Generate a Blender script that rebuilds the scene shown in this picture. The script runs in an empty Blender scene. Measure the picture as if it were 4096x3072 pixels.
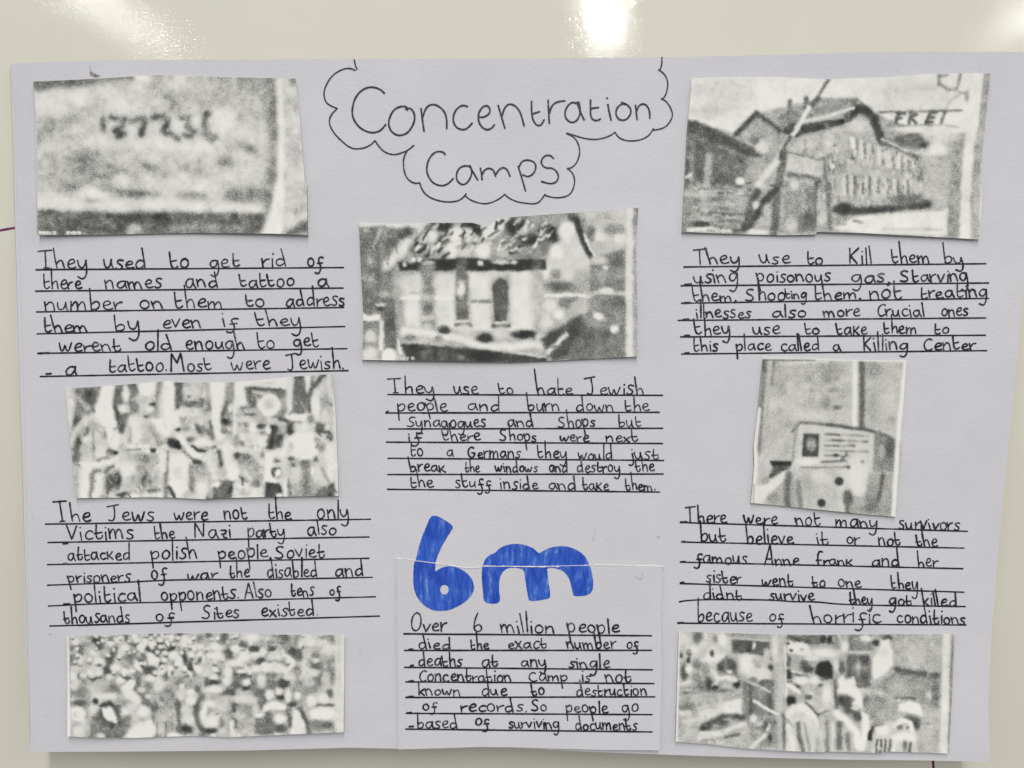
import bpy, bmesh, math, random
import numpy as np
from mathutils import Matrix, Euler

sc = bpy.context.scene
COL = sc.collection
rng = random.Random(7)
nrng = np.random.default_rng(11)

# ------------------------------------------------------------------ camera
cam_d = bpy.data.cameras.new('camera')
cam = bpy.data.objects.new('camera', cam_d)
COL.objects.link(cam)
CAM_LOC = np.array([0.21626624, -0.31735652, 0.20149901])
cam.location = CAM_LOC
cam.rotation_euler = (1.44832863, -0.00404949, 0.01976326)
cam_d.sensor_width = 36.0
FPX = 2958.0
cam_d.lens = FPX * 36.0 / 4096.0
cam_d.clip_start = 0.01
cam_d.clip_end = 60.0
sc.camera = cam
CAM_R = np.array(Euler(cam.rotation_euler, 'XYZ').to_matrix())

# ------------------------------------------------------------------ room light
world = bpy.data.worlds.new('World')
sc.world = world
world.use_nodes = True
bgn = world.node_tree.nodes['Background']
bgn.inputs[0].default_value = (1.0, 0.985, 0.965, 1)
bgn.inputs[1].default_value = 0.21
sc.view_settings.view_transform = 'Standard'
sc.view_settings.look = 'None'
sc.view_settings.exposure = 0.12
sc.view_settings.gamma = 1.0
sc.view_settings.use_curve_mapping = False

def ceiling_tube(name, x_far, y_far, x_near, y_near, width, zc, power):
    """a fluorescent fitting on the classroom ceiling, facing down"""
    ld = bpy.data.lights.new(name, 'AREA')
    ld.shape = 'RECTANGLE'
    dx, dy = x_near - x_far, y_near - y_far
    ln = math.hypot(dx, dy)
    ld.size = width
    ld.size_y = ln
    ld.energy = power
    ld.color = (1.0, 0.985, 0.955)
    o = bpy.data.objects.new(name, ld)
    o.location = ((x_far + x_near) / 2, (y_far + y_near) / 2, zc)
    o.rotation_euler = (0, 0, math.atan2(dy, dx) - math.pi / 2)
    COL.objects.link(o)

def view_dir(px, py):
    d = CAM_R @ np.array([(px - 2048) / FPX, (1536 - py) / FPX, -1.0])
    return d / np.linalg.norm(d)

ZC = 1.75
def ceil_pt(px, py):
    d = view_dir(px, py)
    t = (-CAM_LOC[1]) / d[1]
    p = CAM_LOC + d * t
    r = d * np.array([1, -1, 1])
    return p + r * ((ZC - p[2]) / r[2])

for far, near, w, pw in (((690, 190), (200, -100), 0.055, 0.62), ((2428, 185), (2395, -260), 0.05, 1.25), ((3985, 140), (4330, -80), 0.055, 0.62)):
    a = ceil_pt(*far)
    b = ceil_pt(*near)
    u = (b - a) / np.linalg.norm(b - a)
    n = a + u * max(0.4, (abs(a[1]) - 0.45)) / max(0.2, abs(u[1]))
    ceiling_tube('ceiling_tube', a[0], a[1], n[0], n[1], w, ZC, 72.0 * pw)

# ------------------------------------------------------------------ the surface everything lies on
def h_surf(x, z):
    """distance of the poster paper from the board: close at the top, curling out at the bottom"""
    u = np.clip(x / 0.42, -0.1, 1.1)
    v = np.clip(z / 0.297, -0.1, 1.1)
    w = np.clip(1 - v, 0, 1.1)
    h = 0.0016 + 0.0155 * w ** 1.7
    h = h + 0.0035 * np.exp(-((u - 1) ** 2 / 0.02 + v ** 2 / 0.015))
    h = h + 0.0011 * np.exp(-((u - 0.0) ** 2 / 0.006 + (v - 1) ** 2 / 0.02))
    h = h + 0.00035 * np.sin(5.1 * u + 1.0) * np.sin(4.3 * v + 0.4) * w
    return h

def unproj(px, py, lift=0.0, board=False):
    px = np.asarray(px, float); py = np.asarray(py, float)
    d = np.stack([(px - 2048) / FPX, (1536 - py) / FPX, -np.ones_like(px)], -1) @ CAM_R.T
    y = np.zeros_like(px)
    for _ in range(1 if board else 14):
        t = (y - CAM_LOC[1]) / d[..., 1]
        p = CAM_LOC + d * t[..., None]
        if not board:
            y = -(h_surf(p[..., 0], p[..., 2]) + lift)
    if board:
        p[..., 1] -= lift
    return p

# ------------------------------------------------------------------ helpers
def mesh_obj(name, verts, faces, mat, parent=None, origin=None):
    verts = np.asarray(verts, float)
    if origin is None:
        origin = (verts.min(0) + verts.max(0)) / 2
    pw = np.array(parent['_o']) if parent is not None else np.zeros(3)
    me = bpy.data.meshes.new(name)
    me.from_pydata((verts - origin).tolist(), [], [list(map(int, f)) for f in faces])
    me.materials.append(mat)
    me.update()
    ob = bpy.data.objects.new(name, me)
    COL.objects.link(ob)
    ob.parent = parent
    ob.location = origin - pw
    ob['_o'] = [float(a) for a in origin]
    return ob

def empty_part(name, parent):
    ob = bpy.data.objects.new(name, None)
    ob.empty_display_size = 0.01
    COL.objects.link(ob)
    ob.parent = parent
    ob['_o'] = list(parent['_o'])
    return ob

def tag(o, label, cat, group=None):
    o['label'] = label
    o['category'] = cat
    if group:
        o['group'] = group

def lut(v):
    return (v[0], v[1], v[2], 1.0)

def mat_new(name, rough=0.6, spec=0.3):
    m = bpy.data.materials.new(name)
    m.use_nodes = True
    nt = m.node_tree
    b = nt.nodes['Principled BSDF']
    b.inputs['Roughness'].default_value = rough
    b.inputs['Specular IOR Level'].default_value = spec
    return m, nt, b

def noise(nt, scale, detail=3.0, rough=0.55, coord=None, stretch=None):
    tc = nt.nodes.new('ShaderNodeTexCoord')
    n = nt.nodes.new('ShaderNodeTexNoise')
    n.inputs['Scale'].default_value = scale
    n.inputs['Detail'].default_value = detail
    n.inputs['Roughness'].default_value = rough
    if stretch:
        mp = nt.nodes.new('ShaderNodeMapping')
        mp.inputs['Scale'].default_value = stretch
        mp.inputs['Rotation'].default_value = (0, coord or 0.0, 0)
        nt.links.new(tc.outputs['Object'], mp.inputs['Vector'])
        nt.links.new(mp.outputs[0], n.inputs['Vector'])
    else:
        nt.links.new(tc.outputs['Object'], n.inputs['Vector'])
    return n

def ramp(nt, src, stops):
    r = nt.nodes.new('ShaderNodeValToRGB')
    els = r.color_ramp.elements
    while len(els) < len(stops):
        els.new(0.5)
    for e, (p, c) in zip(els, stops):
        e.position = p
        e.color = lut(c)
    nt.links.new(src, r.inputs[0])
    return r

def bump(nt, b, src, strength, dist):
    bp = nt.nodes.new('ShaderNodeBump')
    bp.inputs['Strength'].default_value = strength
    bp.inputs['Distance'].default_value = dist
    nt.links.new(src, bp.inputs['Height'])
    nt.links.new(bp.outputs[0], b.inputs['Normal'])
    return bp

# ------------------------------------------------------------------ materials
M = {}
m, nt, b = mat_new('glossy_board', 0.045, 0.36)
n1 = noise(nt, 9.0, 3.0)
r1 = ramp(nt, n1.outputs[0], [(0.3, (0.628, 0.614, 0.535)), (0.7, (0.648, 0.634, 0.555))])
nt.links.new(r1.outputs[0], b.inputs['Base Color'])
n2 = noise(nt, 620.0, 3.0, 0.75)
n3 = noise(nt, 60.0, 2.0)
ad = nt.nodes.new('ShaderNodeMath'); ad.operation = 'MULTIPLY_ADD'
nt.links.new(n3.outputs[0], ad.inputs[0]); ad.inputs[1].default_value = 1.0
nt.links.new(n2.outputs[0], ad.inputs[2])
bump(nt, b, ad.outputs[0], 0.31, 0.00009)
M['board'] = m

def paper_mat(name, c0, c1):
    m, nt, b = mat_new(name, 0.75, 0.18)
    n1 = noise(nt, 60.0, 6.0, 0.65)
    r1 = ramp(nt, n1.outputs[0], [(0.3, c0), (0.7, c1)])
    n3 = noise(nt, 11.0, 4.0, 0.6)
    r3 = ramp(nt, n3.outputs[0], [(0.32, (0.955, 0.955, 0.965)), (0.62, (1, 1, 1))])
    n4 = noise(nt, 260.0, 2.0, 0.7, 0.3, (1.0, 1.0, 0.25))
    r4_ = ramp(nt, n4.outputs[0], [(0.70, (1, 1, 1)), (0.80, (0.93, 0.93, 0.94))])
    pv = r1.outputs[0]
    for q in (r3, r4_):
        mx = nt.nodes.new('ShaderNodeMix'); mx.data_type = 'RGBA'; mx.blend_type = 'MULTIPLY'
        mx.inputs['Factor'].default_value = 1.0
        nt.links.new(pv, mx.inputs[6]); nt.links.new(q.outputs[0], mx.inputs[7])
        pv = mx.outputs[2]
    nt.links.new(pv, b.inputs['Base Color'])
    n2 = noise(nt, 700.0, 5.0, 0.65)
    bump(nt, b, n2.outputs[0], 0.75, 0.00018)
    return m
M['paper'] = paper_mat('poster_paper', (0.555, 0.551, 0.588), (0.580, 0.576, 0.610))
M['flap'] = paper_mat('flap_paper', (0.557, 0.554, 0.586), (0.580, 0.577, 0.608))
M['crease'] = paper_mat('torn_fibre_highlight', (0.76, 0.76, 0.75), (0.80, 0.80, 0.79))  # pale torn fibre, whitened further for the light caught on the fold

def ink_mat(name, dark, light, p0, p1, rough=0.45):
    m, nt, b = mat_new(name, rough, 0.35)
    n1 = noise(nt, 520.0, 3.0, 0.6)
    r1 = ramp(nt, n1.outputs[0], [(p0, dark), (p1, light)])
    nt.links.new(r1.outputs[0], b.inputs['Base Color'])
    return m
def pen_mat(name):
    m, nt, b = mat_new(name, 0.40, 0.4)
    n1 = noise(nt, 480.0, 3.0, 0.65)
    n2 = noise(nt, 70.0, 2.0, 0.5)
    md = nt.nodes.new('ShaderNodeMath'); md.operation = 'MULTIPLY_ADD'
    nt.links.new(n2.outputs[0], md.inputs[0]); md.inputs[1].default_value = 0.9
    nt.links.new(n1.outputs[0], md.inputs[2])
    r1 = ramp(nt, md.outputs[0], [(0.80, (0.012, 0.010, 0.018)), (0.98, (0.045, 0.042, 0.056)), (1.0, (0.14, 0.135, 0.155))])
    sc_ = nt.nodes.new('ShaderNodeMath'); sc_.operation = 'MULTIPLY'
    nt.links.new(md.outputs[0], sc_.inputs[0]); sc_.inputs[1].default_value = 0.86
    nt.links.new(sc_.outputs[0], r1.inputs[0])
    nt.links.new(r1.outputs[0], b.inputs['Base Color'])
    return m
M['ink'] = pen_mat('black_pen_ink')
M['rule'] = ink_mat('black_ruled_ink', (0.010, 0.008, 0.016), (0.045, 0.042, 0.058), 0.45, 0.8)
M['title'] = ink_mat('title_pen_ink', (0.018, 0.017, 0.024), (0.060, 0.058, 0.070), 0.45, 0.8)
M['pencil'] = ink_mat('faint_pencil', (0.38, 0.38, 0.40), (0.48, 0.48, 0.51), 0.4, 0.7)
M['teal'] = ink_mat('teal_dot_ink', (0.22, 0.42, 0.45), (0.30, 0.46, 0.48), 0.4, 0.7)
M['marker'] = ink_mat('dry_marker_ink', (0.085, 0.006, 0.05), (0.20, 0.03, 0.12), 0.4, 0.75)
M['fluff'] = ink_mat('grey_fluff', (0.16, 0.14, 0.16), (0.30, 0.28, 0.30), 0.4, 0.7)

def blue_mat(name, rot, st):
    m, nt, b = mat_new(name, 0.55, 0.3)
    n1 = noise(nt, 380.0, 5.0, 0.72, rot, st)
    r1 = ramp(nt, n1.outputs[0], [(0.30, (0.012, 0.045, 0.330)), (0.45, (0.022, 0.085, 0.480)), (0.56, (0.045, 0.135, 0.560)), (0.63, (0.130, 0.240, 0.600)), (0.71, (0.40, 0.48, 0.68))])
    n2 = noise(nt, 45.0, 3.0, 0.6)
    r2 = ramp(nt, n2.outputs[0], [(0.35, (0.72, 0.75, 0.86)), (0.65, (1, 1, 1))])
    mx = nt.nodes.new('ShaderNodeMix'); mx.data_type = 'RGBA'; mx.blend_type = 'MULTIPLY'
    mx.inputs['Factor'].default_value = 1.0
    nt.links.new(r1.outputs[0], mx.inputs[6]); nt.links.new(r2.outputs[0], mx.inputs[7])
    nt.links.new(mx.outputs[2], b.inputs['Base Color'])
    return m
M['blue'] = blue_mat('blue_felt_pen', 0.25, (1.0, 1.0, 0.22))
M['blue_m'] = blue_mat('blue_felt_pen_wide', -0.1, (1.0, 1.0, 0.28))

m, nt, b = mat_new('halftone_print', 0.62, 0.2)
at = nt.nodes.new('ShaderNodeAttribute'); at.attribute_name = 'tone'
tc = nt.nodes.new('ShaderNodeTexCoord')
vo = nt.nodes.new('ShaderNodeTexVoronoi'); vo.inputs['Scale'].default_value = 2500.0; vo.inputs['Randomness'].default_value = 0.6
mp = nt.nodes.new('ShaderNodeMapping'); mp.inputs['Scale'].default_value = (1, 0, 1)
nt.links.new(tc.outputs['Object'], mp.inputs['Vector'])
vo.voronoi_dimensions = '3D'
nt.links.new(mp.outputs[0], vo.inputs['Vector'])
def mth(op, a, bb):
    n = nt.nodes.new('ShaderNodeMath'); n.operation = op
    for i, s in enumerate((a, bb)):
        if s is None: continue
        if isinstance(s, (int, float)): n.inputs[i].default_value = s
        else: nt.links.new(s, n.inputs[i])
    return n.outputs[0]
sq = mth('MULTIPLY', vo.outputs['Distance'], vo.outputs['Distance'])
ex = mth('POWER', 2.71828, mth('MULTIPLY', sq, -4.0))        # 1 - cdf
df = mth('SUBTRACT', at.outputs['Fac'], ex)
dot = nt.nodes.new('ShaderNodeMapRange'); dot.interpolation_type = 'SMOOTHSTEP'
dot.inputs['From Min'].default_value = -0.22; dot.inputs['From Max'].default_value = 0.22
nt.links.new(df, dot.inputs['Value'])
mixv = mth('ADD', mth('MULTIPLY', dot.outputs[0], 0.30), mth('MULTIPLY', at.outputs['Fac'], 0.70))
rp = ramp(nt, mixv, [(0.0, (0.022, 0.024, 0.023)), (1.0, (0.760, 0.758, 0.728))])
nt.links.new(rp.outputs[0], b.inputs['Base Color'])
M['print'] = m

# ------------------------------------------------------------------ board
bx0, bx1, bz0, bz1 = -0.45, 0.87, -0.42, 0.72
vb, fb = [], []
for yy in (0.0, 0.012):
    for (x, z) in ((bx0, bz0), (bx1, bz0), (bx1, bz1), (bx0, bz1)):
        vb.append((x, yy, z))
fb = [(0, 1, 2, 3), (7, 6, 5, 4), (0, 4, 5, 1), (1, 5, 6, 2), (2, 6, 7, 3), (3, 7, 4, 0)]
board = mesh_obj('whiteboard', vb, fb, M['board'], origin=np.array([0.21, 0.0, 0.15]))
board['kind'] = 'structure'
board['label'] = 'glossy cream whiteboard with ceiling tubes mirrored along its top'

# ------------------------------------------------------------------ strokes
def chaikin(pts, n=2):
    p = np.asarray(pts, float)
    if len(p) < 3:
        return p
    for _ in range(n):
        q = [p[0]]
        for i in range(len(p) - 1):
            a, c = p[i], p[i + 1]
            if i > 0: q.append(a * 0.75 + c * 0.25)
            if i < len(p) - 2: q.append(a * 0.25 + c * 0.75)
        q.append(p[-1])
        p = np.array(q)
    return p

def resample(p, step):
    d = np.r_[0, np.cumsum(np.linalg.norm(np.diff(p, axis=0), axis=1))]
    if d[-1] < 1e-6:
        return p[:1]
    n = max(2, int(math.ceil(d[-1] / step)) + 1)
    t = np.linspace(0, d[-1], n)
    return np.c_[np.interp(t, d, p[:, 0]), np.interp(t, d, p[:, 1])]

class Ink:
    """collects pen strokes given in flat page coordinates and lays them on the paper as thin ribbons"""
    def __init__(s, lift, board=False):
        s.v, s.f, s.lift, s.k, s.board = [], [], lift, rng.randrange(9), board
        s.n = 0
    def stroke(s, pts, width, step=5.0, smooth=2, taper=0.25, wob=0.10):
        p = chaikin(pts, smooth) if smooth else np.asarray(pts, float)
        p = resample(p, step)
        if len(p) < 2:
            p = np.vstack([p, p + [[width * 0.3, width * 0.2]]])
        tg = np.gradient(p, axis=0)
        tg /= np.maximum(np.linalg.norm(tg, axis=1), 1e-9)[:, None]
        nm = np.c_[-tg[:, 1], tg[:, 0]]
        n = len(p)
        ph = rng.random() * 9
        w = width * 0.5 * (1 + wob * np.sin(np.arange(n) * 0.55 + ph) * 0.6 + wob * nrng.normal(0, .45, n))
        # rounded ends
        P0 = p[0] - tg[0] * width * 0.32
        P1 = p[-1] + tg[-1] * width * 0.32
        p = np.vstack([P0, p, P1])
        nm = np.vstack([nm[0], nm, nm[-1]])
        w = np.r_[w[0] * 0.5, w, w[-1] * (0.5 - taper * 0.5)]
        L = p + nm * w[:, None]; R_ = p - nm * w[:, None]
        q = np.empty((2 * len(p), 2)); q[0::2] = L; q[1::2] = R_
        s.k = (s.k + 1) % 12
        W = unproj(q[:, 0], q[:, 1], s.lift + 0.000004 * s.k, s.board)
        s.v.append(W)
        for i in range(len(p) - 1):
            a = s.n + 2 * i
            s.f.append((a, a + 2, a + 3, a + 1))
        s.n += len(W)
    def build(s, name, mat, parent):
        return mesh_obj(name, np.vstack(s.v), s.f, mat, parent)

def zt(origin, scale):
    return lambda pts: [(origin[0] + x / scale, origin[1] + y / scale) for x, y in pts]

# ------------------------------------------------------------------ sheets cut from paper
def edge(pl, n):
    return resample_n(np.asarray(pl, float), n)
def resample_n(p, n):
    d = np.r_[0, np.cumsum(np.linalg.norm(np.diff(p, axis=0), axis=1))]
    t = np.linspace(0, d[-1], n)
    return np.c_[np.interp(t, d, p[:, 0]), np.interp(t, d, p[:, 1])]

def sheet_grid(top, bottom, left, right, nu, nv):
    """top/bottom run left to right, left/right run top to bottom"""
    T, B = resample_n(np.array(top, float), nu), resample_n(np.array(bottom, float), nu)
    L, R_ = resample_n(np.array(left, float), nv), resample_n(np.array(right, float), nv)
    s = np.linspace(0, 1, nu)[None, :, None]; t = np.linspace(0, 1, nv)[:, None, None]
    G = (1 - t) * T[None] + t * B[None] + (1 - s) * L[:, None] + s * R_[:, None]
    G -= (1 - s) * (1 - t) * T[0] + s * (1 - t) * T[-1] + (1 - s) * t * B[0] + s * t * B[-1]
    return G

def sheet(name, G, lift, thick, mat, parent=None, liftmap=None):
    nv, nu = G.shape[:2]
    lf = np.full((nv, nu), lift) if liftmap is None else lift + liftmap
    # unproject with a per-point lift
    d = np.stack([(G[..., 0] - 2048) / FPX, (1536 - G[..., 1]) / FPX, -np.ones((nv, nu))], -1) @ CAM_R.T
    y = np.zeros((nv, nu))
    for _ in range(14):
        p = CAM_LOC + d * ((y - CAM_LOC[1]) / d[..., 1])[..., None]
        y = -(h_surf(p[..., 0], p[..., 2]) + lf)
    F = p.reshape(-1, 3)
    Bk = F + np.array([0, thick, 0])
    N = nu * nv
    idx = np.arange(N).reshape(nv, nu)
    a, b_, c, d_ = idx[:-1, :-1].ravel(), idx[:-1, 1:].ravel(), idx[1:, 1:].ravel(), idx[1:, :-1].ravel()
    faces = np.c_[a, d_, c, b_].tolist() + (np.c_[a, b_, c, d_] + N).tolist()
    ring = list(idx[0, :]) + list(idx[1:, -1]) + list(idx[-1, -2::-1]) + list(idx[-2:0, 0])
    for i in range(len(ring)):
        e, g = ring[i], ring[(i + 1) % len(ring)]
        faces.append((e, g, g + N, e + N))
    ob = mesh_obj(name, np.vstack([F, Bk]), faces, mat, parent)
    return ob

# ---- the poster
top = [(40, 254), (443, 240.5), (949, 238), (1400, 236.5), (1928, 234.5), (2470, 231), (2750, 227), (3107, 219), (3402, 209.5), (3630, 206), (4096, 208), (4168, 209)]
bottom = [(121, 2999), (126, 3005), (135, 3008), (443, 3007), (994, 3002), (1400, 2991), (1596, 2995), (1843, 2988.5), (2033, 2991), (2349, 3007), (2800, 3024), (3386, 3039), (3679, 3041.5), (3948, 3047), (3957, 3046), (3962, 3041)]
left = [(40, 254), (57, 501), (59, 742), (60, 923), (63, 1164), (69, 1417), (80, 1598), (95, 1851), (96, 2213), (98, 2440), (105, 2602), (111, 2764), (117, 2926), (121, 2999)]
right = [(4168, 209), (4130, 700), (4091, 1180), (4061, 1512), (4016, 1964), (3996, 2161), (3967, 2517), (3957, 2700), (3953, 2840), (3958, 2960), (3962, 3041)]
poster = sheet('poster_sheet', sheet_grid(top, bottom, left, right, 200, 150), 0.0, 0.00028, M['paper'])
tag(poster, 'large pale lavender poster sheet covered in black handwriting, mounted on the glossy board', 'poster')

# ------------------------------------------------------------------ handwriting alphabet (x-height 1, baseline 0)
GL = {
 'a': (.84, [[(.60,.86),(.36,1.0),(.10,.72),(.05,.32),(.24,.02),(.48,.16),(.62,.72)], [(.60,.98),(.62,.45),(.76,.0)]]),
 'b': (.78, [[(-.02,2.05),(.06,1.0),(.14,.04)], [(.11,.55),(.34,.92),(.60,.72),(.58,.22),(.34,.0),(.12,.10)]]),
 'c': (.70, [[(.60,.84),(.36,1.0),(.10,.68),(.10,.24),(.34,.0),(.62,.20)]]),
 'd': (.86, [[(.58,.80),(.34,.96),(.08,.62),(.10,.16),(.34,.0),(.60,.36)], [(.50,2.05),(.60,1.0),(.68,.0)]]),
 'e': (.72, [[(.08,.48),(.30,.50),(.54,.64),(.54,.90),(.34,1.0),(.12,.74),(.08,.30),(.30,.0),(.64,.18)]]),
 'f': (.74, [[(.64,1.06),(.40,1.20),(.20,.94),(.32,.52),(.46,.02),(.42,-.46),(.22,-.70),(-.04,-.54)], [(.14,.42),(.60,.46)]]),
 'F': (.72, [[(.62,1.85),(.40,2.0),(.16,1.6),(.20,.8),(.26,.05)], [(.02,.80),(.52,.88)]]),
 'g': (.82, [[(.60,.86),(.36,1.0),(.10,.74),(.06,.34),(.26,.04),(.50,.20),(.62,.86)], [(.61,.96),(.68,.20),(.64,-.55),(.42,-.95),(.12,-.72)]]),
 'h': (.78, [[(-.02,2.15),(.07,1.0),(.16,.0)], [(.13,.46),(.30,.86),(.50,.86),(.58,.44),(.64,.0)]]),
 'i': (.32, [[(.08,.95),(.15,.0)], [(.06,1.42),(.10,1.46)]]),
 'j': (.45, [[(.28,.95),(.36,.1),(.30,-.45),(.12,-.62),(-.06,-.50)], [(.28,1.40),(.32,1.44)]]),
 'k': (.66, [[(-.02,1.95),(.10,.0)], [(.50,.92),(.14,.46),(.14,.46),(.56,.0)]]),
 'q': (.76, [[(.03,.96),(.08,.0)], [(.52,.96),(.34,.62),(.12,.46),(.12,.46),(.36,.26),(.62,.0)]]),
 'l': (.28, [[(.0,2.05),(.11,.0)]]),
 'm': (1.14, [[(.0,.95),(.08,.0)], [(.06,.46),(.24,.94),(.40,.80),(.46,.0)], [(.46,.46),(.64,.94),(.82,.76),(.92,.0)]]),
 'n': (.78, [[(.0,.95),(.10,.0)], [(.06,.52),(.26,.96),(.48,.84),(.56,.42),(.62,.0)]]),
 'o': (.76, [[(.40,.98),(.18,.92),(.05,.56),(.12,.14),(.34,.0),(.56,.18),(.62,.58),(.48,.94),(.30,.96)]]),
 'p': (.76, [[(.0,1.0),(.12,.0),(.22,-.92)], [(.06,.66),(.28,1.02),(.56,.86),(.58,.34),(.34,.02),(.12,.18)]]),
 'r': (.56, [[(.0,.95),(.09,.0)], [(.08,.46),(.22,.84),(.50,.92)]]),
 's': (.62, [[(.52,.92),(.26,1.02),(.08,.80),(.24,.56),(.46,.38),(.42,.08),(.18,-.02),(.02,.12)]]),
 't': (.70, [[(.06,1.62),(.10,.6),(.18,.08),(.40,.0),(.58,.24)], [(.12,.74),(.52,.84)]]),
 'B': (.68, [[(.06,1.6),(.09,.6),(.17,.07),(.36,.0),(.54,.16),(.52,.40)], [(-.04,.60),(.50,.70)]]),
 'u': (.78, [[(.0,.95),(.05,.30),(.22,.02),(.44,.24),(.50,.95)], [(.50,.95),(.52,.36),(.64,.0)]]),
 'v': (.68, [[(.0,.95),(.26,.02),(.26,.02),(.56,.98)]]),
 'w': (1.02, [[(.0,.95),(.10,.12),(.26,.02),(.42,.70),(.42,.70),(.52,.06),(.66,.04),(.86,.95)]]),
 'x': (.66, [[(.04,.92),(.56,.0)], [(.54,.94),(.0,-.04)]]),
 'y': (.78, [[(.0,.95),(.05,.36),(.24,.06),(.46,.28),(.54,.95)], [(.54,.95),(.62,.10),(.56,-.62),(.34,-.92),(.04,-.66)]]),
 'z': (.60, [[(.02,.90),(.52,.92),(.24,.45),(.24,.10),(.50,.02)], [(.10,.46),(.42,.50)]]),
 'T': (1.02, [[(-.18,1.86),(.74,1.96)], [(.28,1.88),(.36,1.0),(.46,.02)], [(.30,.0),(.66,.02)]]),
 'Y': (1.02, [[(-.10,1.80),(.78,1.98)], [(.30,1.86),(.38,1.0),(.48,.02)]]),
 'J': (.95, [[(-.10,1.62),(.72,1.84)], [(.38,1.72),(.46,.9),(.44,.14),(.26,-.06),(.06,.12)]]),
 'M': (1.22, [[(.0,.0),(.10,1.9),(.10,1.9),(.48,.85),(.48,.85),(.86,1.95),(.86,1.95),(1.02,.0)]]),
 'K': (.80, [[(.06,1.55),(.12,.0)], [(.62,1.55),(.14,.76),(.14,.76),(.60,.0)]]),
 'S': (.90, [[(.72,1.46),(.46,1.64),(.14,1.34),(.26,.92),(.58,.70),(.66,.26),(.38,-.02),(.0,.14)]]),
 'C': (.86, [[(.70,1.36),(.48,1.56),(.16,1.20),(.08,.62),(.22,.14),(.48,.0),(.76,.24)]]),
 'V': (.84, [[(.0,1.45),(.34,.0),(.34,.0),(.66,1.4)]]),
 'N': (1.0, [[(.06,.0),(.12,1.7),(.12,1.7),(.68,.04),(.68,.04),(.74,1.6)]]),
 'A': (.96, [[(.0,.0),(.40,2.0),(.40,2.0),(.72,.0)], [(.12,.72),(.62,.70)]]),
 'G': (.98, [[(.72,1.36),(.46,1.60),(.14,1.20),(.06,.60),(.22,.12),(.52,.04),(.72,.40),(.74,.70)], [(.44,.70),(.80,.70)]]),
 'O': (1.02, [[(.46,2.05),(.16,1.80),(.02,1.0),(.14,.2),(.44,.0),(.74,.3),(.84,1.1),(.70,1.8),(.42,2.06)]]),
 '6': (.80, [[(.26,2.1),(.10,1.4),(.04,.6),(.16,.08),(.42,.0),(.64,.26),(.56,.72),(.34,.84),(.10,.56)]]),
 ',': (.30, [[(.14,.10),(.06,-.30)], [(.17,.06),(.10,-.22)]]),
 '.': (.30, [[(.10,.06),(.14,.04)]]),
 "'": (.2, [[(.1,1.9),(.05,1.6)]]),
}
WIDE = set('TYJMKSCVNAGO6')

def write_word(ink, word, x0, x1, base, xh, slope, tf, pen, asc=1.0):
    adv, x = [], 0.0
    for ch in word:
        adv.append(x)
        x += GL[ch][0] * (1 + rng.uniform(-.05, .05))
    lastg = GL[word[-1]]
    right_ink = adv[-1] + max(p[0] for st in lastg[1] for p in st)
    left_ink = min(0, min(p[0] for st in GL[word[0]][1] for p in st))
    sx = (x1 - x0) / (right_ink - left_ink)
    for ch, ax in zip(word, adv):
        jy = rng.uniform(-.11, .11); js = 1.04 + rng.uniform(-.17, .17)
        sl = rng.uniform(-.09, .07)
        for st in GL[ch][1]:
            pts = []
            for (gx, gy) in st:
                gx += rng.uniform(-.018, .018); gy2 = gy * js
                if gy2 < -.1 and ch in 'ygfpj': gy2 *= 1.22
                if gy2 > 1.05: gy2 = 1.0 + (gy2 - 1.0) * asc * (1.12 if ch in 'bdhklt' else 1.0)
                gy2 += jy + rng.uniform(-.02, .02)
                X = x0 + (gx - left_ink + ax + sl * gy) * sx
                Y = base - gy2 * xh + slope * (X - x0)
                pts.append((X, Y))
            ink.stroke(tf(pts), pen * rng.uniform(.80, 1.18), step=4.0, wob=.18)

def rule_line(parent, pts, tf, lift, pen):
    ink = Ink(lift)
    p = tf(pts)
    ink.stroke(p, pen, step=26.0, smooth=2 if len(p) > 2 else 0, wob=.14)
    # second, slightly offset pass of the pen where the line was gone over
    if rng.random() < .55:
        a, c = np.array(p[0]), np.array(p[-1])
        t0 = rng.uniform(0, .35); t1 = t0 + rng.uniform(.3, .6)
        if len(p) == 2:
            o = np.array([0, rng.uniform(-2.2, 2.2)])
            ink.stroke([a + (c - a) * t0 + o, a + (c - a) * t1 + o * .3], pen * .8, step=26.0, smooth=0)
    ink.build('ruled_line', M['rule'], parent)

def paragraph(parent, origin, scale, xh, rules, lines, lift, pen=6.5, rpen=6.3, asc=1.0):
    tf = zt(origin, scale)
    par = empty_part('paragraph', parent)
    for r in rules:
        rule_line(par, r, tf, lift, rpen)
    for k, ln in enumerate(lines):
        r = rules[k]
        slope = (r[-1][1] - r[0][1]) / (r[-1][0] - r[0][0])
        ink = Ink(lift + 0.00006)
        for w in ln:
            if w[0] == '-':
                ink.stroke(tf([(w[1], w[3] + 3), (w[2], w[3])]), pen * 1.25, step=5, smooth=0)
                continue
            word, a, c, base = w[:4]
            xx = w[4] if len(w) > 4 else xh
            ac = w[5] if len(w) > 5 else asc
            write_word(ink, word, a, c, base, xx, slope, tf, pen, ac)
        ink.build('written_line', M['ink'], par)
    return par

LI = 0.00008
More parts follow.
